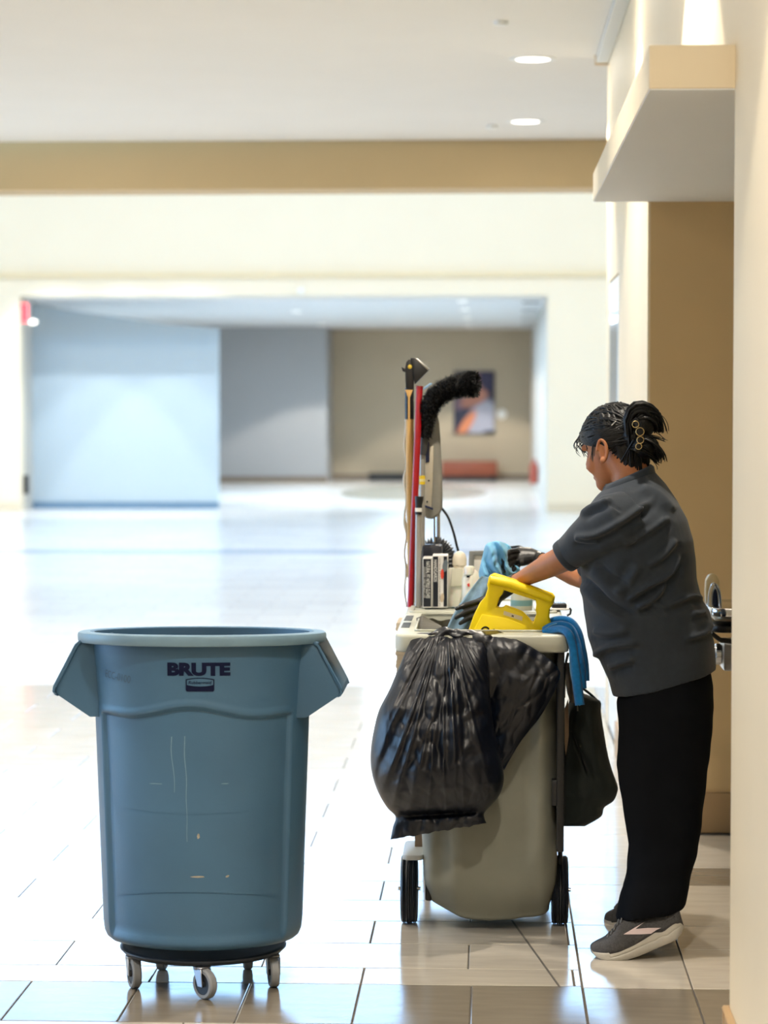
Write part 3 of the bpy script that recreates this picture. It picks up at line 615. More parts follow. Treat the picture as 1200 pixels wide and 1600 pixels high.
Rf = [(775, 984), (800, 996), (835, 1014), (870, 1042), (872, 1066), (846, 1116), (812, 1160), (788, 1203)]
yf = [7.58, 7.46, 7.43, 7.425, 7.425, 7.43, 7.44, 7.45]
def flap(u, v):
    l, r = polyat(Lf, v), polyat(Rf, v); p = l.lerp(r, u); n = len(yf) - 1; s = min(n - 1e-6, v*n); i_ = int(s); yy = lerp(yf[i_], yf[i_+1], s - i_)
    d = (.035*math.sin(PI*min(1, u*1.0))**.7*math.sin(PI*min(1, v*1.05))) + facet(p.x + p.y*.6, p.y*.7 - p.x*.5)*.030*ss(0, .1, v) + .016*noise.noise(Vector((p.x*.12, p.y*.12, 1)))*ss(.25, .05, v)
    return at(p.x, p.y, yy - d if v > .05 else yy)
MB().grid(flap, 80, 80).build('loose_flap', film, gb, angle=0, solid=.002)
# crumpled roll of film lying on the rim
def roll(u, v):
    x = lerp(640, 800, u); a = 2*PI*v; r = .016 + .010*noise.noise(Vector((u*12, math.cos(a)*1.5, math.sin(a)*1.5))) - .010*abs(2*u - 1)**3
    P = at(x, 990 + 9*abs(2*u - 1)**2 - 5*math.exp(-((u - .35)/.12)**2) + 4*ss(.7, 1, u), 7.475); return P + Vector((0, math.cos(a)*r*1.6, math.sin(a)*r*.9 - .006))
MB().grid(roll, 90, 20).build('crumpled_edge', film, gb, angle=0)

# ================================================================ things on and around the cart
yellow = M('yellow sign plastic', rgb(255, 224, 0), .38, spec=.5, var=.03, vs=8)
ZD = ZT + .005
# --- caution floor sign leaning in the bag opening
SY = 7.62
cs = thing('caution_sign', 'folded yellow caution floor sign with carrying handle stuck in the cart bag', 'floor sign', at(790, 1090, SY))
out_p = [(771, 897), (800, 906), (830, 917), (862, 929), (866, 934), (864, 944), (858, 953), (857, 966), (860, 976), (848, 990), (826, 1090), (708, 1090), (731, 988), (740, 962), (750, 942), (758, 933), (762, 920), (761, 913), (764, 901)]
hole = [(787, 922), (805, 928), (821, 933), (837, 938), (838, 945), (837, 952), (838, 960), (835, 968), (833, 974), (829, 972), (826, 968), (815, 957), (800, 951), (789, 947), (786, 950), (780, 951), (775, 949), (780, 934), (784, 930)]
for k, (yy, nm) in enumerate(((SY, 'front_leaf'), (SY + .020, 'rear_leaf'))):
    sh = (1.5*k, -2*k)
    plate([at(x + sh[0], y + sh[1], yy) for x, y in out_p], [at(x + sh[0], y + sh[1], yy) for x, y in hole], (0, .014, 0)).build(nm, yellow, cs, bevel=.003, angle=50)
MB().tube([at(766, 906, SY - .004), at(798, 912, SY - .006), at(830, 923, SY - .006), at(863, 936, SY - .004)], [(.0125, .012), (.0145, .013), (.0145, .013), (.0125, .012)], 14).build('handle_bar', yellow, cs)
MB().prism([at(x, y, SY - .003) for x, y in ((753, 960), (792, 966), (842, 986), (838, 1086), (716, 1086), (737, 992))], (0, .006, 0)).build('panel', yellow, cs, bevel=.002)
MB().prism([at(x, y, SY - .0012) for x, y in ((787.5, 954.5), (816.5, 963.5), (815.5, 970), (786.5, 960.5))], (0, .001, 0)).build('sticker', M('cream sticker', rgb(238, 222, 180), .5, var=.04), cs, smooth=False)
sign_ink = M('black sign ink', rgb(18, 17, 15), .5, var=.05)
def flat_text(word, w, h, c, ang, mat, parent, name, bold=0., dY=0., tilt=None):
    v, f = text_tris(word, w, h, bold); b = MB(); ca, sa = math.cos(ang), math.sin(ang)
    return b.add([(c.x + x*ca - y*sa, c.y + dY, c.z + x*sa + y*ca) for x, y in v], f).build(name, mat, parent, smooth=False, weld=False)
flat_text('M', .006, .006, at(801, 962.5, SY - .0018), -.29, sign_ink, cs, 'sticker_mark', .02)
ca_ = at(793, 998.5, SY - .0042); flat_text('CAUTION', .170, .036, ca_, -.29, sign_ink, cs, 'lettering', .01)
# --- cloths
blue_l = M('light blue cloth', rgb(126, 190, 226), .85, spec=.2, var=.08, vs=30, bump=.25, bs=500, sheen=.2)
blue_g = M('grey blue microfibre', rgb(128, 158, 180), .9, spec=.15, var=.16, vs=60, bump=.4, bs=600, sheen=.2)
blue_t = M('bright blue terry cloth', rgb(24, 120, 190), .9, spec=.15, var=.12, vs=80, bump=.5, bs=500, sheen=.25)
def blob(outline, Yc, depth, foldfn, nu=40, nv=40, both=True):
    'closed crumpled cloth from left / right silhouettes'
    L, R = outline; b = MB()
    def f(u, v, side):
        l, r = polyat(L, v), polyat(R, v); p = l.lerp(r, u); s = math.sqrt(max(0, 1 - (2*u - 1)**2))*math.sqrt(max(0, min(1, 4.5*v*(1 - v) + .12)))
        return at(p.x, p.y, Yc - side*s*(depth + foldfn(p.x, p.y)*min(1, s*2)))
    b.grid(lambda u, v: f(u, v, 1), nu, nv)
    if both: b.grid(lambda u, v: f(u, v, -.6), nu//2, nv//2)
    return b
fold1 = lambda x, y: .026*math.sin((x*.9 - y*.35)*.36 + 3*noise.noise(Vector((x*.03, y*.03, 1)))) + .034*abs(noise.noise(Vector((x*.08, y*.06, 4))))
cl = blob(([(776, 845), (760, 850), (754, 868), (750, 885), (748, 897), (752, 906), (764, 909)], [(782, 846), (797, 853), (800, 866), (799, 880), (809, 884), (812, 892), (800, 905)]), 7.93, .05, fold1)
o = cl.build('cleaning_cloth', blue_l, None, angle=0, weld=False); tag(o, 'light blue crumpled cloth held up in the far gloved hand', 'cloth')
def fold2(x, y): return .014*math.sin((x + y*.55)*.17) + .010*noise.noise(Vector((x*.05, y*.04, 2)))
cl = blob(([(752, 900), (742, 912), (728, 930), (714, 950), (704, 968), (694, 992)], [(772, 903), (770, 915), (766, 935), (762, 955), (752, 975), (744, 1002)]), 7.76, .022, fold2, 50, 60)
o = cl.build('microfibre_cloth', blue_g, None, angle=0, weld=False); tag(o, 'grey-blue microfibre cloth hanging into the cart bag beside the yellow sign', 'cloth')
tw = thing('blue_towel', 'bright blue folded terry towel hanging over the right corner of the cart rim', 'towel', at(895, 1100, 7.55))
def strip(path, w0, w1, Y0, Y1, thick, nm):
    'folded towel layer: path of its middle line with its width in the picture plane'
    b = MB(); n = 40; rings = []
    for k in range(n+1):
        t = k/n; p = polyat(path, t); q_ = polyat(path, min(1, t + .02)); p_ = polyat(path, max(0, t - .02)); d = (q_ - p_).normalized(); nrm = Vector((-d.y, d.x))
        w = lerp(w0, w1, t)*(1 + .05*math.sin(t*17)); Y = lerp(Y0, Y1, ss(0, .5, t)); ring = []
        for i_ in range(20):
            a = 2*PI*i_/20; e = .6; cx_ = math.copysign(abs(math.cos(a))**e, math.cos(a)); sy_ = math.copysign(abs(math.sin(a))**e, math.sin(a))
            x = p + nrm*(w*.5*cx_); ring.append(at(x.x, x.y, Y + thick*sy_*.5 + .004*noise.noise(Vector((x.x*.08, x.y*.06, 3)))))
        rings.append(ring)
    return b.loft(rings).build(nm, blue_t, tw, angle=0)
strip([(852, 982), (862, 972), (878, 968), (893, 973), (905, 990), (911, 1015), (915, 1040), (917, 1064)], 14, 9, 7.68, 7.66, .07, 'outer_layer')
strip([(850, 986), (862, 979), (877, 976), (891, 982), (900, 1000), (905, 1022), (909, 1045), (911, 1076)], 13, 12, 7.62, 7.58, .06, 'middle_layer')
strip([(848, 989), (861, 985), (876, 983), (888, 990), (895, 1010), (898, 1035), (901, 1060), (906, 1102)], 11, 16, 7.56, 7.47, .05, 'inner_layer')
edge_m = M('pale blue hem', rgb(120, 176, 212), .9)
for path, Y in (([(850, 983), (864, 976), (879, 973), (892, 979), (900, 996), (905, 1020)], 7.575), ([(889, 998), (890, 1020), (891, 1045), (895, 1068), (900, 1088), (906, 1103)], 7.46)):
    MB().tube([at(*polyat(path, k/24), Y) for k in range(25)], .0016, 6).build('hem', edge_m, tw)
rag = blob(([(884, 1035), (884, 1060), (886, 1082), (892, 1098)], [(896, 1036), (898, 1060), (901, 1085), (904, 1100)]), 7.585, .010, lambda x, y: .004*math.sin(x*.5), 16, 24)
o = rag.build('grey_rag', M('brown grey rag', rgb(120, 112, 104), .9, var=.1, vs=40, bump=.3, bs=300), None, angle=0, weld=False); tag(o, 'brown-grey rag hanging under the blue towel at the cart side', 'rag')
# --- black tote hanging at the right side
tote_m = M('black green tote cloth', rgb(46, 52, 50), .75, spec=.3, var=.12, vs=14, bump=.2, bs=40, sheen=.08)
tb = thing('tote_bag', 'dark slouching cloth tote bag hanging on the right side of the cart', 'bag', at(915, 1292, 7.75))
def tfold(x, y): return .020*noise.noise(Vector((x*.02, y*.007, 3))) + .012*noise.noise(Vector((x*.06, y*.022, 9))) - .012*math.exp(-(((x - 893) - (y - 1140)*.42)/5)**2)*ss(1140, 1160, y)*ss(1235, 1200, y)
cl = blob(([(899, 1078), (890, 1092), (887, 1112), (884, 1135), (881, 1160), (879, 1185), (878, 1205), (877, 1222), (877, 1240), (878, 1256), (878, 1274), (879, 1291)], [(921, 1087), (938, 1096), (939, 1112), (943, 1140), (950, 1180), (957, 1205), (965, 1228), (964, 1240), (958, 1252), (944, 1262), (939, 1276), (914, 1291)]), 7.80, .085, tfold, 60, 80)
cl.build('body', tote_m, tb, angle=0, weld=False)
MB().tube([at(*polyat([(893, 1100), (886, 1070), (884, 1040), (888, 1020)], k/12), 7.78) for k in range(13)], (.004), 8).build('strap', tote_m, tb)
MB().tube([at(*polyat([(934, 1096), (924, 1086), (914, 1078), (904, 1070), (892, 1040)], k/12), 7.80) for k in range(13)], (.004), 8).build('strap', tote_m, tb)
MB().tube([at(893 + 25*k/12, 1143 + 62*k/12, 7.705 + .004*math.sin(k)) for k in range(13)], .0022, 8).build('piping', black_pl, tb)
MB().tube([at(902, 1100, 7.60), at(902.5, 1111, 7.60)], .002, 8).build('zip_pull', steel, tb)
nb = MB().prism([at(x, y, 7.70) for x, y in ((878, 1120), (888, 1092), (889, 1150), (884, 1182))], (0, .012, 0)).build('cardboard_sleeve', M('tan card', rgb(150, 124, 96), .7, var=.08, vs=30), None, bevel=.002); tag(nb, 'tan wedge of card stuck between the cart bag and the dark tote', 'card')
# --- paper towels and the blue and red box by the left side, on the middle shelf
pt = MB()
for k in range(26): pt.box((-.312 + .002*(k % 3), 8.22, .53 + .0132*k), (-.262, 8.45, .53 + .0132*k + .0125))
o = pt.build('paper_towel_stack', M('beige paper', rgb(206, 190, 166), .8, var=.08, vs=30), None, smooth=False); tag(o, 'stack of folded beige paper towels under the left end of the cart rim', 'paper towels')
bx = thing('small_carton', 'blue white and red carton under the left end of the cart rim', 'box', (-.23, 8.25, .53))
for nm, xa, xb, cc in (('blue_side', -.258, -.243, rgb(24, 60, 160)), ('white_stripe', -.243, -.240, rgb(235, 235, 235)), ('red_side', -.240, -.205, rgb(190, 36, 40))):
    MB().box((xa, 8.23, .53), (xb, 8.4, .842)).build(nm, M('carton ' + nm, cc, .4, var=.03), bx, smooth=False)
# --- glove boxes
ink_w = M('white print', rgb(232, 232, 228), .5); gl_navy = M('black carton print', rgb(18, 24, 36), .35, var=.04)
white_card = M('white carton', rgb(228, 226, 222), .5, var=.02)
BY = 8.38
def gbox(label, xa, xb, ytop, cells):
    zt = at((xa+xb)/2, ytop, BY).z; A, B = at(xa, 940, BY).x, at(xb, 940, BY).x
    t = thing('glove_box', label, 'box', ((A+B)/2, BY + .06, ZD))
    MB().box((A, BY, ZD), (B, BY + .115, zt)).build('carton', white_card, t, bevel=.0015, seg=1)
    for ca, cb, m in cells:
        MB().box((at(ca, 940, BY).x, BY - .0008, ZD + .004), (at(cb, 940, BY).x, BY + .001, zt - .003)).build('panel', m, t, smooth=False)
    return t, zt
g1, zt = gbox('black glove box reading NATURAL FIT NITRILE GLOVES up its spine', 660.5, 675, 872, [(661.5, 673.5, gl_navy)])
flat_text('NATURAL FIT NITRILE GLOVES', (zt - ZD)*.74, .0125, at(668.7, 906, BY - .0016), -PI/2, ink_w, g1, 'lettering', .01)
flat_text('POWDER FREE SINGLE USE', (zt - ZD)*.62, .004, at(663.4, 910, BY - .0016), -PI/2, ink_w, g1, 'small_lettering')
g2, zt2 = gbox('glove box with a black HANDGARDS stripe beside a white picture side', 675.6, 699.5, 868, [(676.5, 684.5, gl_navy), (693, 698.5, gl_navy)])
flat_text('HANDGARDS', (zt2 - ZD)*.42, .0105, at(680.5, 892, BY - .0016), -PI/2, ink_w, g2, 'lettering', .012)
flat_text('NITRILE EXAM GLOVES MEDIUM', (zt2 - ZD)*.9, .004, at(687, 910, BY - .0016), -PI/2, sign_ink, g2, 'small_lettering')
def disc(px, py, rx, ry, m, nm, rot=0, Y=BY - .0014):
    MB().add([at(px + rx*math.cos(a)*math.cos(rot) - ry*math.sin(a)*math.sin(rot), py + rx*math.cos(a)*math.sin(rot) + ry*math.sin(a)*math.cos(rot), Y) for a in [2*PI*k/20 for k in range(20)]], [tuple(range(20))]).build(nm, m, g2, smooth=False)
disc(695.5, 884, 4, 10, M('grey glove print', rgb(104, 116, 126), .5, var=.1), 'glove_picture', .15, BY - .0018); disc(691, 897, 2.6, 8, M('red print', rgb(214, 70, 52), .5), 'red_patch', 0, BY - .0022); disc(691, 934, 3, 7, M('tan print', rgb(196, 180, 156), .5), 'tan_patch', .1)
bk = MB().box((at(660, 900, 8.56).x, 8.53, ZD), (at(691, 900, 8.56).x, 8.62, at(670, 851, 8.56).z)).build('dark_bin', M('blue black plastic', rgb(22, 28, 42), .4, var=.05), None, bevel=.008); tag(bk, 'blue-black upright box standing behind the glove boxes on the cart', 'box')
# --- corrugated hose arch with chrome wand and grey sweeper body
hose_m = M('black corrugated hose', rgb(46, 50, 56), .4, spec=.6, var=.06, vs=20)
sw = thing('upright_sweeper', 'grey upright sweeper with chrome tubes and a corrugated black hose behind the handles', 'sweeper', at(681, 945, 8.62))
pth = [(656, 948), (655, 905), (660, 872), (669, 856), (681, 850), (693, 855), (701, 870), (703, 900), (704, 946)]
pp = [at(*polyat(pth, k/140), 8.68) for k in range(141)]
MB().tube(pp, [.0265 if (k % 4) < 2 else .0195 for k in range(141)], 16).build('hose', hose_m, sw, angle=0)
for xa, xb, r, Y in ((677.5, 678.5, .0055, 8.66), (684, 684, .0085, 8.68)): MB().tube([at(xa, 700, Y), at(xb, 850, Y)], r, 14).build('tube', chrome, sw)
grey_f = M('taupe grey shell', rgb(140, 138, 130), .6, spec=.3, var=.08, vs=20, bump=.15, bs=60)
shell = [(661, 644), (672, 632), (681, 640), (686, 660), (688, 690), (690, 730), (691, 765), (691, 795), (686, 806), (676, 811), (663, 810), (661, 770), (660, 720), (659, 680)]
MB().prism([at(x, y, 8.60) for x, y in shell], (0, .07, 0)).build('shell', grey_f, sw, bevel=.012, seg=3, angle=60)
plate_m = M('pale metal plate', rgb(196, 188, 170), .35, metal=.3, var=.05, vs=20)
MB().prism([at(x, y, 8.585) for x, y in ((664, 700), (678, 696), (676, 760), (674, 795), (664, 790))], (0, .014, 0)).build('plate', plate_m, sw, bevel=.003)
for x, y in ((670, 751), (667.5, 784)): MB().lathe([(.003, 0), (.003, -.004), (.0005, -.005)], 12, at(x, y, 8.585), axis='y').build('screw', black_pl, sw)
MB().prism([at(x, y, 8.58) for x, y in ((661, 788), (677, 794), (676, 797), (660, 791))], (0, .012, 0)).build('latch', M('dark blue latch', rgb(30, 40, 78), .4), sw, bevel=.002)
MB().prism([at(x, y, 8.578) for x, y in ((664, 690), (671, 690), (671, 722), (665, 723))], (0, .012, 0)).build('clip', M('dark blue clip', rgb(26, 34, 66), .4), sw, bevel=.003)
MB().tube([at(*polyat([(690, 794), (700, 808), (708, 830), (713, 850), (717, 868), (719, 900), (718, 946)], k/30), 8.64) for k in range(31)], .0042, 8).build('cable', black_pl, sw)
# --- long handled tools in the left rear corner
wood = M('pale wood handle', rgb(206, 166, 100), .5, var=.14, vs=14, stretch=(14, 14, .6))
TY = 8.60
st = thing('floor_scraper', 'wooden handled scraper with black hinged head standing upright at the cart corner', 'scraper', at(643, 949, TY))
MB().tube([at(640.2, 655, TY), at(641, 760, TY), at(643.5, 949.5, TY)], [.0135, .0135, .0125], 18).build('handle', wood, st)
MB().tube([at(639.6, 606, TY), at(639.8, 655, TY)], [.0155, .0150], 18).build('sleeve', black_pl, st)
MB().prism([at(x, y, TY - .016) for x, y in ((633, 609), (645.5, 609), (640.5, 621), (640.5, 655), (637.5, 655), (637.5, 621))], (0, .004, 0)).build('wood_inlay', wood, st)
MB().prism([at(x, y, TY - .012) for x, y in ((634, 608), (646.5, 608), (647, 572), (644, 563), (639, 561), (634.5, 566), (633, 575))], (0, .026, 0)).build('hinge', black_pl, st, bevel=.003)
hd = MB().prism([at(x, y, TY - .02) for x, y in ((641, 559), (649, 559), (671.5, 577), (648, 601), (646, 590), (644, 572))], (0, .045, 0)).build('head', black_pl, st, bevel=.003)
MB().prism([at(x, y, TY - .022) for x, y in ((649, 561), (652, 560), (671, 576), (669, 579))], (0, .049, 0)).build('blade_edge', steel, st, bevel=.001)
MB().lathe([(.007, .0), (.007, -.004), (.001, -.0055)], 16, at(640.5, 573, TY - .012), axis='y').build('brass_screw', M('brass yellow', rgb(214, 186, 70), .4, metal=.4), st)
MB().prism([at(x, y, TY - .008) for x, y in ((634, 582), (629, 580), (627, 573), (630, 574), (634, 576))], (0, .014, 0)).build('trigger', black_pl, st, bevel=.002)
rp = thing('red_pole', 'tall slim red pole leaning in the left rear corner of the cart', 'pole', at(641, 949, 8.50))
MB().tube([at(655.5, 607, 8.54), at(652, 690, 8.52), at(641.2, 949, 8.49)], [.0115, .0115, .0110], 18).build('handle', M('red painted tube', rgb(156, 12, 24), .3, var=.05, spec=.6), rp)
MB().tube([at(655.7, 603, 8.54), at(655.4, 608, 8.54)], .0122, 18).build('end_cap', M('dull red cap', rgb(140, 24, 26), .5), rp)
al = M('grey aluminium tube', rgb(168, 166, 158), .35, metal=.35, var=.04, vs=20)
gp = thing('grey_pole', 'grey tube with a black and white grip cap beside the red pole', 'pole', at(652, 949, 8.46))
MB().tube([at(654.2, 790, 8.46), at(652.5, 949, 8.46)], .0105, 18).build('tube', al, gp)
MB().tube([at(655, 775.5, 8.455), at(654.8, 780, 8.455), at(654.2, 790, 8.455), at(653.8, 804, 8.455)], [.0145, .0145, .0112, .0115], 18).build('grip_cap', black_pl, gp)
MB().tube([at(654, 793.5, 8.455), at(653.9, 799.5, 8.455)], .0119, 18).build('white_band', white_pl, gp)
du = thing('duster', 'bent black fluffy duster on a grey tube towering above the cart', 'duster', at(659, 949, 8.55))
MB().tube([at(660, 708, 8.56), at(659, 949, 8.56)], .0095, 16).build('tube', al, du)
MB().tube([at(659.7, 743, 8.56), at(659.6, 757, 8.56)], .0101, 16).build('yellow_label', M('yellow label', rgb(230, 198, 40), .5), du)
MB().tube([at(659.65, 748.5, 8.56), at(659.6, 752.5, 8.56)], .0106, 16).build('label_text_band', M('cream label band', rgb(226, 214, 150), .5), du)
MB().tube([at(664.5, 677, 8.55), at(662, 700, 8.55), at(660.5, 711, 8.55)], [(.0165, .012), (.013, .011), (.010, .010)], 14).build('ferrule', M('charcoal ferrule', rgb(60, 60, 60), .5), du)
spine = [(664, 682), (668, 655), (674, 630), (690, 612), (712, 603), (732, 600), (743, 599)]
srad = [.024, .028, .036, .040, .040, .042, .040]
sp = [at(*polyat(spine, k/30), 8.55 - .05*k/30) for k in range(31)]
fluff = MB(); fluff.tube(sp[:30], [interp([(j/6, r) for j, r in enumerate(srad)], k/30)*.82*(1 if k < 28 else .8) for k in range(30)], 16)
rnd = random.Random(3)
for k in range(4200):
    t = rnd.random()**.85; i_ = min(29, int(t*30)); c = sp[i_].lerp(sp[i_+1], t*30 - i_); ax = (sp[i_+1] - sp[i_]).normalized(); r = interp([(j/6, q_) for j, q_ in enumerate(srad)], t)
    e1 = ax.orthogonal().normalized(); e2 = ax.cross(e1); a = rnd.random()*2*PI; nrm = e1*math.cos(a) + e2*math.sin(a)
    if t > .955:
        p = sp[29] + nrm*r*.8*math.sqrt(rnd.random()); w = ax.cross(nrm).normalized()*.003; tip = p + ax*rnd.uniform(.004, .013) + nrm*rnd.uniform(-.004, .006)
        fluff.add([p - w, p + w, tip + w*.5, tip - w*.5], [(0, 1, 2, 3)]); continue
    p = c + nrm*r*.76; tip = p + nrm*r*rnd.uniform(.18, .42) + ax*rnd.uniform(-.006, .012) + Vector((0, 0, -.002)); w = ax.cross(nrm).normalized()*.0035
    fluff.add([p - w, p + w, tip + w*.5, tip - w*.5], [(0, 1, 2, 3)])
fo = fluff.build('fluff', M('black chenille', rgb(16, 16, 17), .6, spec=.5, var=.5, vs=60), du, angle=0, weld=False); fo['kind'] = 'stuff'
MB().prism([at(x, y, 8.58) for x, y in ((661, 606), (672, 598), (677, 599), (668, 606), (661, 610))], (0, .02, 0)).build('collar', M('pale blue collar', rgb(150, 184, 214), .5), du, bevel=.004)
cordm = M('white cord', rgb(226, 222, 214), .7)
o = MB().tube([at(633.5 + 1.6*math.sin(k*.55), 655 + 294*k/60, 8.645) for k in range(61)], [.0035 + .0065*max(0, math.sin(k*.42) - .5) for k in range(61)], 10).build('cotton_cord', cordm, None, angle=0); tag(o, 'lumpy white cord hanging behind the wooden scraper handle', 'cord')
# --- white bottles
clear_w = M('milky plastic', rgb(238, 236, 224), .35, spec=.5, var=.02, sss=.15)
jb = thing('white_jug', 'milky white jug with domed cap beside the glove boxes', 'jug', at(718, 946, 8.45))
jc = at(718, 946, 8.45)
def Zp(y, Y=8.45): return at(718, y, Y).z - 0
MB().lathe([(.001, ZD), (.040, ZD), (.043, ZD + .01), (.043, Zp(906)), (.038, Zp(890)), (.036, Zp(888)), (.001, Zp(888))], 32, (jc.x, 8.45, 0)).build('body', clear_w, jb)
MB().lathe([(.020, Zp(890)), (.020, Zp(884)), (.023, Zp(883)), (.0235, Zp(873)), (.018, Zp(865)), (.008, Zp(861.5)), (.001, Zp(861))], 28, (jc.x, 8.45, 0)).build('cap', M('cream cap', rgb(236, 228, 210), .4, var=.02), jb)
MB().prism([at(x, y, 8.400) for x, y in ((706, 888), (723, 888), (723, 915), (704, 917))], (0, .006, 0)).build('label', M('pale grey green label', rgb(210, 208, 190), .5, var=.04), jb, bevel=.002)
sb = thing('spray_bottle', 'white bottle with a small black and red label next to the jug', 'bottle', at(738, 946, 8.36))
sc_ = at(736, 946, 8.36)
def Zs(y): return at(736, y, 8.36).z
MB().lathe([(.001, ZD), (.029, ZD), (.031, ZD + .01), (.031, Zs(905)), (.024, Zs(895)), (.013, Zs(890)), (.013, Zs(886)), (.001, Zs(886))], 28, (sc_.x, 8.36, 0)).build('body', clear_w, sb)
MB().lathe([(.016, Zs(897)), (.017, Zs(886)), (.014, Zs(884)), (.001, Zs(884))], 24, (sc_.x - .006, 8.345, 0)).build('cap', clear_w, sb)
MB().prism([at(x, y, 8.326) for x, y in ((729, 899.5), (734, 899.5), (734, 902.5), (729, 902.5))], (0, .003, 0)).build('label_bar', sign_ink, sb, smooth=False)
MB().prism([at(x, y, 8.326) for x, y in ((729.5, 913), (733.5, 911), (734, 916), (731.5, 917))], (0, .003, 0)).build('red_mark', M('red mark', rgb(214, 50, 40), .5), sb, smooth=False)
# --- grey frame with a white card, behind the cloth
gf = thing('card_holder', 'grey plastic frame holding a white card behind the light blue cloth', 'card holder', at(752, 946, 8.5))
fo_ = [(733, 861), (764, 860), (764, 948), (730, 948)]; fi_ = [(741, 868), (757, 868), (757, 940), (739, 940)]
MB().frame([at(x, y, 8.52) for x, y in fo_], [at(x, y, 8.52) for x, y in fi_], (0, .02, 0)).build('frame', M('mid grey plastic', rgb(122, 126, 126), .5, var=.04), gf, bevel=.003)
MB().prism([at(x, y, 8.53) for x, y in fi_], (0, .004, 0)).build('card', white_card, gf, smooth=False)
# --- clear jar, caddy and racks seen through the sign handle
jr = thing('clear_spray_bottle', 'cloudy clear bottle with pale sides seen through the sign handle', 'bottle', at(815, 954, 8.3))
jx = at(815, 950, 8.3).x
def Zj(y): return at(815, y, 8.3).z
MB().lathe([(.001, ZD), (.034, ZD), (.036, ZD + .008), (.034, Zj(930)), (.014, Zj(915)), (.012, Zj(908)), (.001, Zj(908))], 28, (jx, 8.3, 0)).build('body', M('cloudy plastic', rgb(190, 190, 170), .25, var=.06, vs=12), jr)
MB().lathe([(.0355, ZD + .012), (.0362, ZD + .030), (.0355, ZD + .034)], 28, (jx, 8.3, 0), caps=False).build('label', M('teal label', rgb(110, 150, 150), .5), jr)
cd2 = thing('supply_caddy', 'white caddy with dark comb-edged clip behind the yellow sign', 'caddy', at(868, 960, 8.4))
A, B = at(835, 960, 8.36), at(889, 960, 8.36)
MB().box((A.x, 8.30, ZD), (B.x, 8.55, at(860, 949, 8.36).z)).build('tray', white_card, cd2, bevel=.004)
MB().box((at(862, 948, 8.36).x, 8.33, at(860, 949, 8.36).z), (at(885, 948, 8.36).x, 8.45, at(860, 943, 8.36).z)).build('clip', black_pl, cd2, bevel=.002)
for k in range(7): MB().box((at(864 + 3*k, 943, 8.36).x, 8.33, at(860, 943, 8.36).z), (at(865.6 + 3*k, 943, 8.36).x, 8.42, at(860, 941, 8.36).z)).build('tooth', steel, cd2, smooth=False)
MB().tube([at(886, 962, 8.29), at(891, 959, 8.29), at(892, 953, 8.29), at(890, 950, 8.29)], .0035, 8).build('hook', black_pl, cd2)
# ================================================================ drinking fountain in the alcove
df = thing('drinking_fountain', 'steel drinking fountain with push-bar basins mounted in the tan alcove', 'drinking fountain', (1.0, 8.25, .8))
FY = 8.2
def fx(px): return at(px, 950, FY).x
def fz(py): return at(1120, py, FY).z
MB().prism(rrect(fx(1104), 1.25, FY - .17, FY + .21, .05, fz(957)), (0, 0, fz(944) - fz(957))).build('upper_basin', chrome, df, bevel=.004)
MB().prism(rrect(fx(1112), 1.25, FY - .13, FY + .17, .05, fz(966)), (0, 0, .018)).build('basin_bowl', M('tan steel', rgb(168, 152, 126), .35, metal=.6, var=.05), df, bevel=.006)
MB().prism(rrect(fx(1108), 1.25, FY - .10, FY + .30, .05, fz(985)), (0, 0, .024)).build('rear_basin', M('dark steel rim', rgb(60, 58, 56), .3, metal=.8, var=.05), df, bevel=.006)
MB().tube([Vector((fx(1106), FY - .12, fz(984))), Vector((fx(1122), FY - .1, fz(996))), Vector((1.2, FY - .1, fz(1020)))], .008, 10).build('bracket', black_pl, df)
MB().lathe([(.001, fx(1117)), (.030, fx(1117)), (.034, fx(1119)), (.034, fx(1126)), (.029, fx(1127)), (.034, fx(1128)), (.036, 1.25), (.001, 1.25)], 28, (0, FY, fz(1022)), axis='x').build('push_cylinder', chrome, df)
MB().box((fx(1128), FY - .06, fz(1046)), (1.25, FY + .10, fz(1000))).build('chiller_box', steel, df, bevel=.01)
sp_ = [Vector((fx(1108), FY - .05, fz(945))), Vector((fx(1109), FY - .05, fz(925))), Vector((fx(1114), FY - .05, fz(912))), Vector((fx(1120), FY - .05, fz(922))), Vector((fx(1122), FY - .05, fz(944)))]
MB().tube([polyat(sp_, k/20) for k in range(21)], [(.012, .006)]*21, 10).build('bubbler_arch', chrome, df)
MB().prism([Vector((fx(x), FY - .045, fz(y))) for x, y in ((1109, 944), (1110, 925), (1114, 914), (1119, 923), (1120, 944))], (0, .02, 0)).build('bubbler_core', M('blue black steel', rgb(24, 34, 60), .25, metal=.5), df, bevel=.002)
MB().prism([Vector((fx(x), FY + .02, fz(y))) for x, y in ((1103, 926), (1104, 908), (1108, 900), (1114, 897), (1121, 900), (1125, 908), (1126, 926), (1127, 944), (1104, 944))], (0, .05, 0)).build('splash_guard', M('beige guard', rgb(190, 172, 130), .4, var=.03), df, bevel=.006)

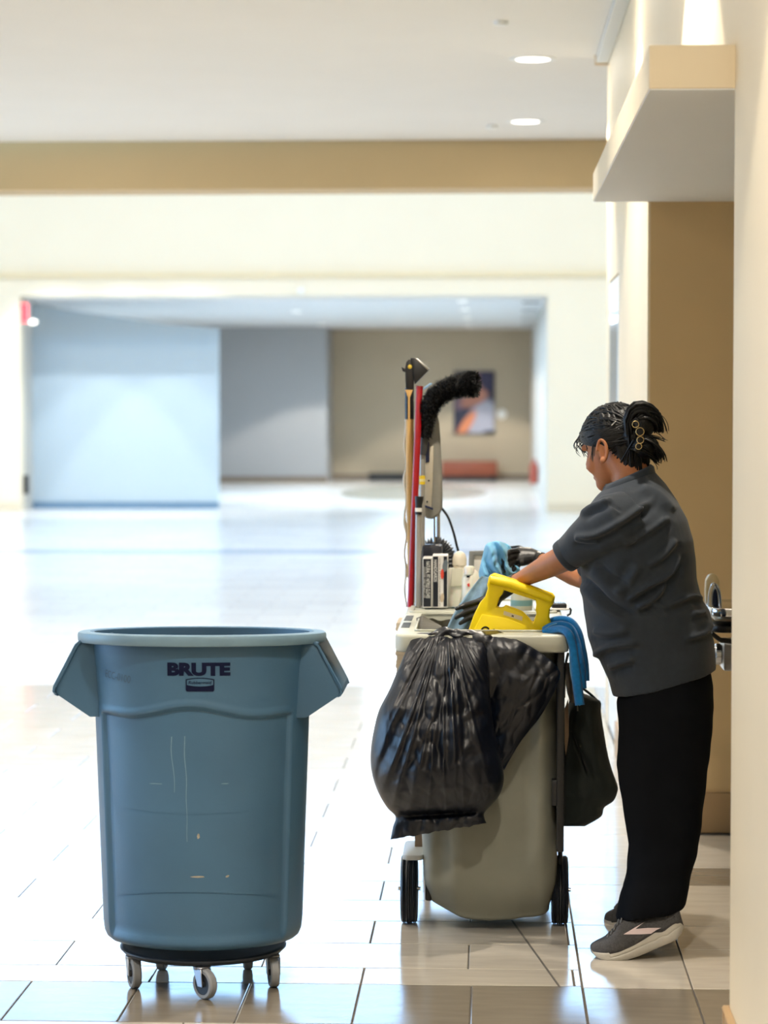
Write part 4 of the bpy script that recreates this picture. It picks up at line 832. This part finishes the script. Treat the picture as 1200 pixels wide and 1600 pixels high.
# ================================================================ the person at the cart
def proj(v):
    d = Vector(v) - Vector((0, 0, H)); z = d.dot(_f); return 600 + F*d.dot(_r)/z, 800 - F*d.dot(_u)/z
PX = M
skin_m = M('brown skin', rgb(176, 116, 78), .5, spec=.35, var=.10, vs=18, bump=.08, bs=220, sss=.12)
shirt_m = M('charcoal knit', rgb(44, 51, 60), .78, spec=.25, var=.08, vs=60, bump=.12, bs=700, sheen=.15)
trou_m = M('black trouser cloth', rgb(7, 9, 14), .85, spec=.12, var=.1, vs=20)
hair_m = M('black hair', rgb(8, 8, 9), .42, spec=.35, var=.2, vs=30, bump=.2, bs=120)
glove_m = M('black nitrile', rgb(26, 27, 30), .35, spec=.55, var=.12, vs=40, bump=.1, bs=150)
gold = M('pale gold', rgb(200, 176, 120), .35, metal=.7, var=.05)
per = thing('person', 'person in charcoal polo and black trousers leaning over the cleaning cart', 'person', (.44, 7.5, 0))
PY = 7.45
# ---- body: head, neck, trunk, arms, legs in one surface
HC = at(960, 699, 7.50); ha, hp = math.radians(42), math.radians(22)
hf = Vector((-math.cos(ha)*math.cos(hp), math.sin(ha)*math.cos(hp), -math.sin(hp))); hr = hf.cross(Vector((0, 0, 1))).normalized(); hu = hr.cross(hf).normalized()
HROT = Matrix((hr, hf, hu)).transposed()
def hd_(x, y, z): return HC + hr*x + hf*y + hu*z
body = MB()
body.ball(hd_(0, -.008, .03), (.072, .093, .085), 32, 20, HROT).ball(hd_(0, .035, -.035), (.058, .058, .078), 28, 16, HROT).ball(hd_(0, .062, -.085), (.036, .034, .030), 24, 12, HROT)
body.ball(hd_(-.034, .058, -.03), (.028, .030, .030), 20, 12, HROT).ball(hd_(.034, .058, -.03), (.028, .030, .030), 20, 12, HROT)
body.tube([hd_(0, .086, .022), hd_(0, .098, 0), hd_(0, .108, -.022), hd_(0, .094, -.034)], [(.010, .012), (.011, .012), (.015, .013), (.012, .010)], 12)
body.tube([hd_(-.022, .078, -.062), hd_(-.010, .092, -.060), hd_(.010, .092, -.060), hd_(.022, .078, -.062)], .0075, 10)
body.tube([hd_(-.018, .080, -.070), hd_(0, .092, -.070), hd_(.018, .080, -.070)], .0075, 10)
body.tube([hd_(-.05, .07, .025), hd_(-.02, .088, .032), hd_(.02, .088, .032), hd_(.05, .07, .025)], .009, 10)
body.tube([hd_(0, -.02, -.03), hd_(0, -.035, -.085), at(988, 768, 7.46), at(996, 800, 7.45)], [.060, .056, .058, .075], 24)
body.tube([at(996, 790, PY), at(1000, 860, PY), at(1012, 960, PY), at(1035, 1050, PY), at(1040, 1100, PY)], [(.075, .10), (.12, .145), (.13, .14), (.12, .14), (.12, .14)], 24)
SN, EN, WN = at(962, 815, 7.29), at(893, 866, 7.46), at(799, 913, 7.715)
SF, EF, WF = at(958, 820, 7.62), at(922, 908, 7.80), at(838, 873, 7.95)
body.tube([SN, SN.lerp(EN, .5), EN, EN.lerp(WN, .12), EN.lerp(WN, .35), EN.lerp(WN, .62), EN.lerp(WN, .85), WN], [.056, .046, .039, .040, .037, .030, .024, .023], 20)
body.tube([SF, SF.lerp(EF, .5), EF, EF.lerp(WF, .3), EF.lerp(WF, .7), WF], [.054, .045, .037, .035, .027, .023], 20)
NL = [at(1042, 1090, 7.37), at(1037, 1230, 7.36), at(1024, 1330, 7.33), at(1022, 1425, 7.30)]; FL = [at(1038, 1090, 7.56), at(1030, 1230, 7.62), at(1010, 1320, 7.66), at(1024, 1395, 7.72)]
for L_ in (NL, FL): body.tube(L_, [.10, .065, .052, .028], 18)
bo = body.build('body', skin_m, per, remesh=.0048, relax=3)
def ear(side):
    e = MB(); pts = []
    for k in range(19):
        a = math.radians(-70 + 320*k/18)*-side*side; pts.append(None)
    c = hd_(side*.074, -.012, -.018); out = (hr*side*.86 - hf*.5).normalized(); up = (hu*.96 - hf*.26).normalized(); fw = out.cross(up)*side*-1
    rim_ = [c + fw*(.015*math.cos(t)) + up*(.031*math.sin(t) + .002) + out*(.012 + .004*math.cos(t + PI)) for t in [math.radians(-60 - 300*k/22) for k in range(23)]]
    e.tube(rim_, [.0052 if k < 18 else .0042 for k in range(23)], 8)
    e.ball(c + out*.006 - fw*.001, (.006, .013, .027), 14, 10, Matrix((out, fw, up)).transposed()); e.ball(c - up*.026 + out*.010 + fw*.002, (.0065, .0075, .009), 12, 8, Matrix((out, fw, up)).transposed())
    return e
for s in (-1, 1): ear(s).build('ear', skin_m, per, remesh=.0022, relax=2)
eye_m = M('eye white', rgb(226, 222, 214), .2); iris_m = M('dark iris', rgb(40, 26, 18), .2); lip_m = M('lip', rgb(150, 84, 70), .45, var=.05)
for s in (-1, 1):
    e_ = MB().ball(hd_(s*.030, .057, .004), .0125, 16, 10).build('eye', eye_m, per); MB().ball(hd_(s*.030, .069, .003), (.0058, .0025, .0058), 12, 8, HROT).build('iris', iris_m, e_)
    MB().tube([hd_(s*.016, .096, .022), hd_(s*.032, .094, .028), hd_(s*.05, .080, .022)], [.002, .003, .0015], 8).build('eyebrow', hair_m, per)
MB().tube([hd_(-.021, .0845, -.064), hd_(0, .100, -.0635), hd_(.021, .0845, -.064)], [.002, .0035, .002], 8).build('lips', lip_m, per)
# ---- shirt
def ering(f, b, hy, Yc=PY, ex=2.4, n=48, bx=0.):
    A, B = at(*f, Yc), at(*b, Yc); c = (A + B)/2; a = (B - A)/2; out = []
    for k in range(n):
        t = 2*PI*k/n; ct, st_ = math.cos(t), math.sin(t); out.append(c + a*math.copysign(abs(ct)**(2/ex), ct) + Vector((bx, hy, 0))*math.copysign(abs(st_)**(2/ex), st_))
    return out
tor = [((957, 1087), (1118, 1044), .185), ((951, 1062), (1117, 1028), .19), ((940, 1040), (1116, 1010), .19), ((925, 1018), (1114, 992), .185), ((918, 995), (1113, 972), .182), ((914, 965), (1109, 953), .178), ((910, 935), (1096, 936), .176),
       ((907, 905), (1089, 905), .18), ((906, 872), (1087, 872), .188), ((906, 842), (1082, 842), .195), ((908, 815), (1073, 812), .19), ((918, 793), (1058, 782), .165), ((932, 776), (1040, 756), .125), ((944, 764), (1022, 737), .082), ((950, 758), (1012, 731), .066)]
sh = MB().loft([ering(f, b, hy) for f, b, hy in tor])
HN = at(880, 871, 7.385)
def sleeve(p0, p1, p2, radii):
    pts = [p0, p0.lerp(p1, .5), p1, p1.lerp(p2, .5), p2]; return pts, radii
sh.tube([at(985, 806, 7.32), at(962, 815, 7.30), at(935, 833, 7.32), at(908, 851, 7.35), at(890, 864, 7.378), HN], [.075, .086, .074, .060, .050, .0455], 28)
sh.tube([at(980, 806, 7.58), at(955, 822, 7.60), at(938, 860, 7.68), at(926, 892, 7.76)], [.07, .08, .062, .05], 24)
FOLDS = [([(895, 838), (920, 838), (942, 831), (981, 808), (1028, 775)], 5, .013), ([(905, 808), (922, 795), (940, 786), (958, 780)], 4, .008), ([(972, 852), (1000, 838), (1023, 824), (1047, 806)], 5, .009), ([(1010, 885), (1036, 868), (1058, 842)], 5, .008),
         ([(897, 842), (915, 848), (938, 847)], 3.5, .007), ([(977, 940), (1006, 919), (1046, 896), (1060, 862)], 5, .014), ([(992, 949), (1024, 933), (1042, 908)], 4.5, .012), ([(905, 900), (930, 922), (954, 944), (997, 967)], 6, -.014), ([(995, 951), (1019, 944), (1042, 955)], 4, .008),
         ([(1040, 948), (1062, 938), (1082, 931), (1099, 939)], 4.5, .010), ([(925, 1027), (945, 1014), (965, 1008), (1001, 1006)], 5, .012), ([(950, 1044), (970, 1035), (992, 1031)], 5, .010), ([(1068, 998), (1090, 993), (1105, 985), (1111, 970)], 4.5, .010), ([(1080, 958), (1092, 959), (1104, 955)], 4, .007),
         ([(925, 985), (950, 990), (985, 984)], 6, .008), ([(930, 880), (960, 905), (985, 915)], 7, -.010), ([(945, 778), (958, 790), (972, 800)], 2.4, -.003), ([(1000, 760), (1030, 775), (1055, 800)], 7, .006), ([(1000, 880), (985, 905), (960, 930)], 7, .008)]
FS = [([polyat(p, k/24) for k in range(25)], w, a) for p, w, a in FOLDS]
def fold_disp(px, py):
    d = 0.
    for pts, w, a in FS:
        if not (min(q_.x for q_ in pts) - 4*w < px < max(q_.x for q_ in pts) + 4*w and min(q_.y for q_ in pts) - 5*w < py < max(q_.y for q_ in pts) + 5*w): continue
        best = 1e9; sg = 0; bk_ = 0
        for k in range(24):
            A, B = pts[k], pts[k+1]; ab = B - A; t = max(0, min(1, ((px - A.x)*ab.x + (py - A.y)*ab.y)/ab.length_squared)); ex_, ey_ = px - A.x - ab.x*t, py - A.y - ab.y*t; dd = math.hypot(ex_, ey_)
            if dd < best: best = dd; sg = 1 if ab.x*ey_ - ab.y*ex_ > 0 else -1; bk_ = (k + t)/24
        end = ss(0, .2, bk_)*ss(1, .8, bk_); s_ = best*sg
        d += 1.4*a*end*(math.exp(-(s_/w)**2) - .55*math.exp(-((s_ - 2*w)/(1.3*w))**2))
    return d
def shirt_post(v, n):
    px, py = proj(v); vis = ss(.35, -.25, n.y); d = fold_disp(px, py)*vis if vis > 0 else 0
    d += .003*noise.noise(v*9) + .001*noise.noise(v*22)
    return v + n*d
shirt = sh.build('shirt', shirt_m, per, remesh=.0052, relax=5, post=shirt_post)
col = MB(); oc, ic = [], []
for (f0, b0, hy, dz) in (((941, 775), (1024, 741), .088, 0), ((943, 763), (1021, 729), .081, 0), ((947, 757), (1017, 726), .074, 0), ((950, 760), (1013, 731), .068, 0), ((950, 772), (1013, 745), .066, 0)): oc.append(ering(f0, b0, hy, 7.455))
col.loft(oc, caps=False).build('collar', shirt_m, shirt, angle=0, solid=.003)
hm = []
ax_ = (HN - at(890, 864, 7.378)).normalized()
e1 = ax_.orthogonal().normalized(); e2 = ax_.cross(e1)
for off, r in ((-.020, .0478), (-.018, .0495), (-.004, .0482), (.001, .0465), (.001, .041)): hm.append([HN + ax_*off + (e1*math.cos(2*PI*k/32) + e2*math.sin(2*PI*k/32))*r for k in range(32)])
MB().loft(hm, caps=False).build('sleeve_hem', shirt_m, shirt, angle=0, solid=.002)
# ---- trousers
near = [((980, 1040), (1100, 1015), .13), ((972, 1072), (1109, 1042), .145), ((964, 1098), (1114, 1072), .150), ((967, 1120), (1115, 1105), .14), ((967, 1150), (1113, 1145), .125), ((963, 1195), (1110, 1190), .115), ((969, 1235), (1104, 1230), .108), ((977, 1270), (1098, 1265), .102), ((982, 1305), (1092, 1300), .098), ((985, 1335), (1087, 1335), .096), ((979, 1368), (1081, 1365), .096), ((970, 1398), (1076, 1388), .096), ((963, 1436), (1071, 1413), .094)]
far = [((974, 1075), (1106, 1050), .12), ((970, 1130), (1108, 1120), .12), ((970, 1195), (1102, 1190), .11), ((980, 1250), (1092, 1245), .10), ((984, 1305), (1084, 1300), .095), ((978, 1360), (1075, 1355), .09), ((968, 1425), (1068, 1402), .085)]
tr = MB().loft([ering(f, b, hy, lerp(7.43, 7.315, k/12), 2.3) for k, (f, b, hy) in enumerate(near)])
tr.loft([ering(f, b, hy, lerp(7.54, 7.70, k/6), 2.3) for k, (f, b, hy) in enumerate(far)])
def tpost(v, n):
    return v + n*(.006*noise.noise(Vector((v.x*12, v.y*12, v.z*4))) + .004*noise.noise(Vector((v.x*5, v.y*5, v.z*16))))
tr.build('trousers', trou_m, per, remesh=.0062, relax=3, post=tpost)
# ---- sneakers
YS = 7.27
SB = [(922.4, 1482), (929, 1491), (939, 1496.4), (958, 1499), (975.6, 1497), (997.5, 1490), (1019, 1481), (1041, 1472), (1056, 1465), (1064.6, 1456), (1068, 1448)]
ST = [(922.4, 1480), (924.6, 1484), (946.5, 1483.5), (968, 1479), (990, 1469), (1005, 1460.6), (1022, 1450), (1035, 1449.5), (1044, 1441.7), (1053, 1436), (1061.7, 1437), (1068, 1446)]
UT = [(922.4, 1478), (924, 1474.5), (930, 1471), (945, 1464), (958, 1452), (967, 1437), (983, 1433), (1012, 1430), (1035, 1422), (1054, 1410), (1060, 1416), (1064, 1432), (1068, 1445)]
GR = [(950, 1492), (962.5, 1489), (983, 1482), (1015, 1468), (1024, 1465), (1031, 1459), (1041, 1458), (1053, 1449), (1064, 1443)]
SW = [(922.4, .016), (926, .027), (935, .038), (950, .046), (970, .047), (995, .041), (1020, .037), (1045, .037), (1058, .033), (1065, .022), (1068, .012)]
xs_ = [922.5, 923.5, 925.5, 928, 932, 937] + [942 + 4*k for k in range(29)] + [1057, 1060, 1062.5, 1064.5, 1066.3, 1067.6]
def shoe_parts():
    so = []; up_ = []
    for x in xs_:
        w = interp(SW, x); zb, zt, zu = (at(x, interp(T, x), YS) for T in (SB, ST, UT)); g = interp(GR, x) if x > 950 else None
        X = zb.x; zb, zt, zu = zb.z, zt.z, zu.z; hgt = zt - zb; ring = []
        gz = None if g is None else (at(x, g, YS).z - zb)/max(1e-4, hgt)
        side = [(0, .84), (.08, .96), (.25, 1.02), (.5, 1.0), (.75, 1.0), (.92, .98), (1, .90)]
        if gz is not None and .15 < gz < .9: side = [(0, .84), (.08, .96), (max(.09, gz - .14), 1.03), (gz - .03, 1.0), (gz, .955), (gz + .05, .99), (min(.97, gz + .16), 1.0), (1, .90)]
        else: side = side + [(1, .88)]
        ring = [Vector((X, YS - w*k, zb + hgt*h)) for h, k in side] + [Vector((X, YS + w*k, zb + hgt*h)) for h, k in reversed(side)]
        so.append(ring)
        n = 20; r2 = []
        for k in range(n):
            a = PI*k/(n - 1); e = .62
            r2.append(Vector((X, YS - w*.955*math.copysign(abs(math.cos(a))**e, math.cos(a)), zt - .006 + max(.002, zu - zt + .006)*abs(math.sin(a))**.8)))
        up_.append(r2)
    return so, up_
so, up_ = shoe_parts()
sole_m = M('pale grey foam sole', rgb(182, 178, 168), .6, var=.06, vs=30, bump=.05, bs=200); upper_m = M('charcoal mesh knit', rgb(70, 70, 72), .8, var=.25, vs=200, bump=.3, bs=500); groove_m = M('dark sole line', rgb(70, 66, 62), .7)
mark_m = M('pale pink mark', rgb(222, 204, 206), .5, var=.04)
def side_Y(x, y):
    w = interp(SW, x); zt, zu, z = interp(ST, x), interp(UT, x), y; t = max(0, min(.98, (zt - z)/max(1, zt - zu))); return YS - w*.955*math.sqrt(max(.0, 1 - t**2.2)) - .0025
def one_shoe():
    u_ = MB().loft(up_).build('shoe', upper_m, per, angle=0)
    MB().loft(so).build('sole', sole_m, u_, angle=50)
    mk = [(974, 1460), (990, 1450.5), (1009, 1439.5), (1001, 1445), (993, 1451.5), (1012, 1449.8), (1033, 1449.8), (1026, 1453), (1017, 1459), (1000, 1460)]
    b = MB(); b.add([at(x, y, side_Y(x, y)) for x, y in mk], [(0, 1, 4, 9), (1, 2, 3, 4), (4, 5, 8, 9), (5, 6, 7, 8)]).build('side_mark', mark_m, u_, smooth=False)
    MB().add([at(x, y, side_Y(x, y) + .001) for x, y in ((1041, 1441), (1044, 1424), (1053, 1412), (1061, 1425), (1064, 1436), (1053, 1433))], [(0, 1, 2, 3, 4, 5)]).build('heel_panel', black_pl, u_, smooth=False)
    la = MB()
    for k in range(5):
        x = 951 + 5*k; zz = interp(UT, x) - .6; la.tube([at(x - 2, zz + 8, YS - .026), at(x, zz + 1, YS - .016), at(x + .5, zz - 1, YS), at(x, zz + 1, YS + .016), at(x - 2, zz + 8, YS + .026)], .0026, 8)
    la.build('laces', M('grey laces', rgb(92, 94, 98), .8, var=.1, vs=60), u_)
    return u_
s1 = one_shoe()
off = at(950, 1430.5, 7.80) - at(922.4, 1481, YS)
s2 = s1.copy(); C.objects.link(s2)
RZ = Matrix.Rotation(math.radians(-44), 4, 'Z'); toe = at(922.4, 1481, YS) - world_loc(per)
s2.matrix_local = Matrix.Translation(toe + off) @ RZ @ Matrix.Translation(-toe)
for ch in s1.children:
    c2 = ch.copy(); C.objects.link(c2); c2.parent = s2
# ---- hair
EC, ER = (0, -.012, .032), (.083, .104, .094)
def hair_edge(phi):
    'lowest height of the hair at azimuth phi (0 = face, +-pi = nape), head frame'
    a = abs(math.atan2(math.sin(phi), math.cos(phi)))
    return interp([(0, .072), (.5, .062), (.95, .030), (1.25, .014), (1.45, .032), (1.62, .020), (1.85, -.030), (2.2, -.082), (2.7, -.108), (PI, -.112)], a)
def scalp(phi, t, d=0.):
    ze = hair_edge(phi); tz = (ze - EC[2])/ER[2]; th1 = math.acos(max(-1, min(1, tz if tz > -1.25 else -1)))
    if tz < -.85: th1 = 2.6
    th = t*th1; k = 1.0
    if th > PI/2: k = 1 - .10*(th - PI/2)
    s_ = math.sin(th) if th < PI/2 else lerp(1, math.sin(th), .55)
    p = (EC[0] + (ER[0] + d)*s_*math.sin(phi), EC[1] + (ER[1] + d)*s_*math.cos(phi)*k, EC[2] + (ER[2] + d)*math.cos(th))
    if th > PI/2: p = (p[0], p[1], EC[2] + (ze - EC[2])*((th - PI/2)/(th1 - PI/2)))
    return hd_(*p)
hr_ = MB(); NP, NTt = 96, 26
hv = [[scalp(2*PI*k/NP, .02 + .98*j/NTt, .0035*math.sin(k*2.1 + 3*noise.noise(Vector((k*.3, j*.2, 0)))) - .016*ss(.93, 1, j/NTt)) for k in range(NP)] for j in range(NTt+1)]
hr_.loft(hv, caps=True); hair = hr_.build('hair', hair_m, per, angle=0)
rnd = random.Random(11)
lk = MB(); BUN = at(993, 672, 7.40)
for k in range(260):                                       # locks pulled back from the hairline to the clip
    phi = rnd.uniform(-2.9, 2.9); pts = []; tgt = BUN + Vector((rnd.gauss(0, .012), rnd.gauss(0, .015), rnd.gauss(0, .018)))
    a = scalp(phi, 1.0, .001); n_ = 12
    for i_ in range(n_):
        t = i_/(n_ - 1); q_ = a.lerp(tgt, t); l = HROT.transposed() @ (q_ - hd_(*EC)); s_ = math.sqrt((l.x/ER[0])**2 + (l.y/ER[1])**2 + (l.z/ER[2])**2)
        if s_ < 1.03: l = l*(1.03/s_)
        q2 = hd_(*EC) + HROT @ l; pts.append(q2 if t < .85 else q2.lerp(tgt, (t - .85)/.15))
    lk.tube(pts, [.0010] + [.0026]*(n_ - 2) + [.0022], 5)
lo = lk.build('pulled_back_strands', hair_m, hair, angle=0); lo['kind'] = 'stuff'
bn_ = MB()
bn_.ball(at(1003, 660, 7.405), (.040, .045, .050), 20, 14).ball(at(1008, 697, 7.405), (.034, .045, .036), 20, 14).ball(at(990, 678, 7.42), (.035, .045, .05), 18, 12)
def strand(ctrl, n, spread, Yc, r0, taper, ysp=.045):
    for k in range(n):
        o1, o2 = rnd.gauss(0, spread), rnd.gauss(0, spread); sc_k = rnd.uniform(.62, 1.04); cx_, cy_ = 1002, 672; yo = rnd.uniform(-ysp, ysp); pts = []
        for i_ in range(11):
            t = i_/10; p = polyat(ctrl, t); x = cx_ + (p.x - cx_)*sc_k + o1*t; y = cy_ + (p.y - cy_)*sc_k + o2*t
            pts.append(at(x, y, Yc + yo*math.sin(PI*min(1, t*.9 + .1))))
        bn_.tube(pts, [lerp(r0, r0*taper, (i_/10)**2) for i_ in range(11)], 5)
strand([(986, 690), (977, 662), (986, 636), (1006, 630), (1024, 640), (1032, 658), (1034, 672)], 110, 2.8, 7.40, .0048, .25)
strand([(984, 676), (996, 650), (1016, 646), (1030, 656), (1031, 668)], 60, 4, 7.40, .0045, .25)
strand([(988, 690), (1006, 686), (1022, 694), (1032, 708), (1034, 720)], 90, 4, 7.40, .0045, .2)
strand([(985, 700), (1000, 704), (1016, 712), (1028, 721)], 70, 2.5, 7.40, .004, .2)
strand([(1000, 684), (1015, 683), (1030, 686), (1041, 690)], 8, 1.5, 7.40, .0018, .3)
bn_.build('bun', hair_m, hair, angle=0)
ws = MB()
for c_ in ([(1020, 642), (1035, 650), (1043, 662), (1045, 674)], [(1024, 645), (1036, 656), (1041, 668), (1043, 678)], [(1025, 676), (1034, 682), (1038, 690)], [(1024, 668), (1032, 680), (1040, 687)], [(1026, 716), (1032, 720), (1033, 725)], [(1020, 720), (1026, 728), (1027, 734)]):
    ws.tube([at(*polyat(c_, k/10), 7.40) for k in range(11)], [.0011]*10 + [.0005], 5)
for k in range(46):                                        # loose fringe at the forehead
    x0, y0 = rnd.uniform(908, 926), rnd.uniform(662, 690); dx = rnd.uniform(3, 15); dy = rnd.uniform(14, 30)
    c_ = [(x0, y0), (x0 - dx*.7, y0 + dy*.35), (x0 - dx, y0 + dy*.7), (x0 - dx*.55 + rnd.uniform(-2, 5), y0 + dy)]
    Yk = rnd.uniform(7.50, 7.57); ws.tube([at(*polyat(c_, i_/8), Yk) for i_ in range(9)], [.0012]*7 + [.0008, .0004], 5)
for k in range(5):
    x0 = rnd.uniform(926, 931); c_ = [(x0, 690), (x0 - 2, 702), (x0 - 3 + rnd.uniform(-2, 2), 716 + rnd.uniform(-4, 6))]
    ws.tube([at(*polyat(c_, i_/6), 7.445) for i_ in range(7)], [.0012]*6 + [.0005], 5)
wo = ws.build('loose_wisps', M('dark grey hair', rgb(44, 42, 44), .4, spec=.5, var=.2, vs=40), hair, angle=0, weld=False); wo['kind'] = 'stuff'
clip = MB().tube([at(*polyat([(990, 655), (997, 664), (1001, 680), (999, 697), (994, 706)], k/14), 7.352) for k in range(15)], [(.011, .006)]*15, 12).build('hair_clip', black_pl, hair)
for x, y, r in ((993, 663, 5), (1000, 674.5, 6.2), (1000.5, 687.5, 5.2), (998, 697.5, 4.6)):
    c = at(x, y, 7.342); MB().tube([c + Vector((r/537*math.cos(2*PI*k/24), 0, r/537*math.sin(2*PI*k/24))) for k in range(24)], .0011, 6, closed=True).build('ring', gold, clip)
def on_scalp(px, py, d=.004):
    o_ = Vector((0, 0, H)); q_ = at(px, py, 7.5); dr_ = (q_ - o_).normalized(); T = HROT.transposed(); oo = T @ (o_ - hd_(*EC)); dd = T @ dr_
    S = Vector((1/(ER[0]+d), 1/(ER[1]+d), 1/(ER[2]+d))); oo = Vector((oo.x*S.x, oo.y*S.y, oo.z*S.z)); dd = Vector((dd.x*S.x, dd.y*S.y, dd.z*S.z))
    A, B, Cq = dd.dot(dd), 2*oo.dot(dd), oo.dot(oo) - 1; D = max(0, B*B - 4*A*Cq); return o_ + dr_*((-B - math.sqrt(D))/(2*A))
MB().tube([on_scalp(955.5, 665, .006), on_scalp(959, 662, .007), on_scalp(963, 658, .006)], [.0022, .0026, .002], 8).build('hair_pin', M('bright silver', (.85, .86, .9), .15, metal=1), hair)
# ---- gloved hands
def finger(b, pts, r): b.tube([at(*p) for p in pts], [r*1.05] + [r]*(len(pts) - 2) + [r*.72], 12); b.ball(at(*pts[-1]), r*.74, 10, 8)
g = MB()
g.tube([WN.lerp(EN, .10), WN, at(784, 927, 7.715), at(768, 938, 7.712), at(752, 946, 7.710)], [.027, .0265, (.034, .020), (.040, .018), (.034, .015)], 18)
finger(g, [(760, 934, 7.708), (743, 941, 7.700), (729, 945, 7.700), (713.5, 951, 7.706)], .0088)
finger(g, [(757, 943, 7.708), (741, 952, 7.700), (727, 957, 7.700), (712.5, 965, 7.706)], .0090)
finger(g, [(755, 952, 7.708), (741, 962, 7.700), (730, 967, 7.702), (719, 974, 7.708)], .0086)
finger(g, [(755, 958, 7.708), (745, 969, 7.702), (737, 977, 7.704), (731, 984, 7.708)], .0076)
finger(g, [(780, 936, 7.708), (772, 952, 7.695), (764, 966, 7.694), (757, 975, 7.698)], .0095)
g.build('glove', glove_m, per, remesh=.0026, relax=2)
g = MB()
g.tube([WF.lerp(EF, .10), WF, at(828, 869, 7.95), at(815, 869, 7.945), at(806, 872, 7.94)], [.027, .026, (.031, .021), (.036, .019), (.032, .016)], 18)
finger(g, [(808, 861, 7.935), (797, 862, 7.905), (789, 868, 7.885), (786, 876, 7.885)], .0088)
finger(g, [(807, 868, 7.935), (796, 871, 7.90), (788, 877, 7.88), (786, 885, 7.885)], .0090)
finger(g, [(808, 876, 7.94), (799, 880, 7.905), (791, 885, 7.885), (789, 892, 7.890)], .0086)
finger(g, [(811, 883, 7.945), (804, 888, 7.915), (798, 893, 7.895), (797, 899, 7.900)], .0076)
finger(g, [(824, 862, 7.955), (811, 856, 7.985), (797, 858, 8.005), (788, 864, 8.005)], .0095)
g.build('glove', glove_m, per, remesh=.0026, relax=2)
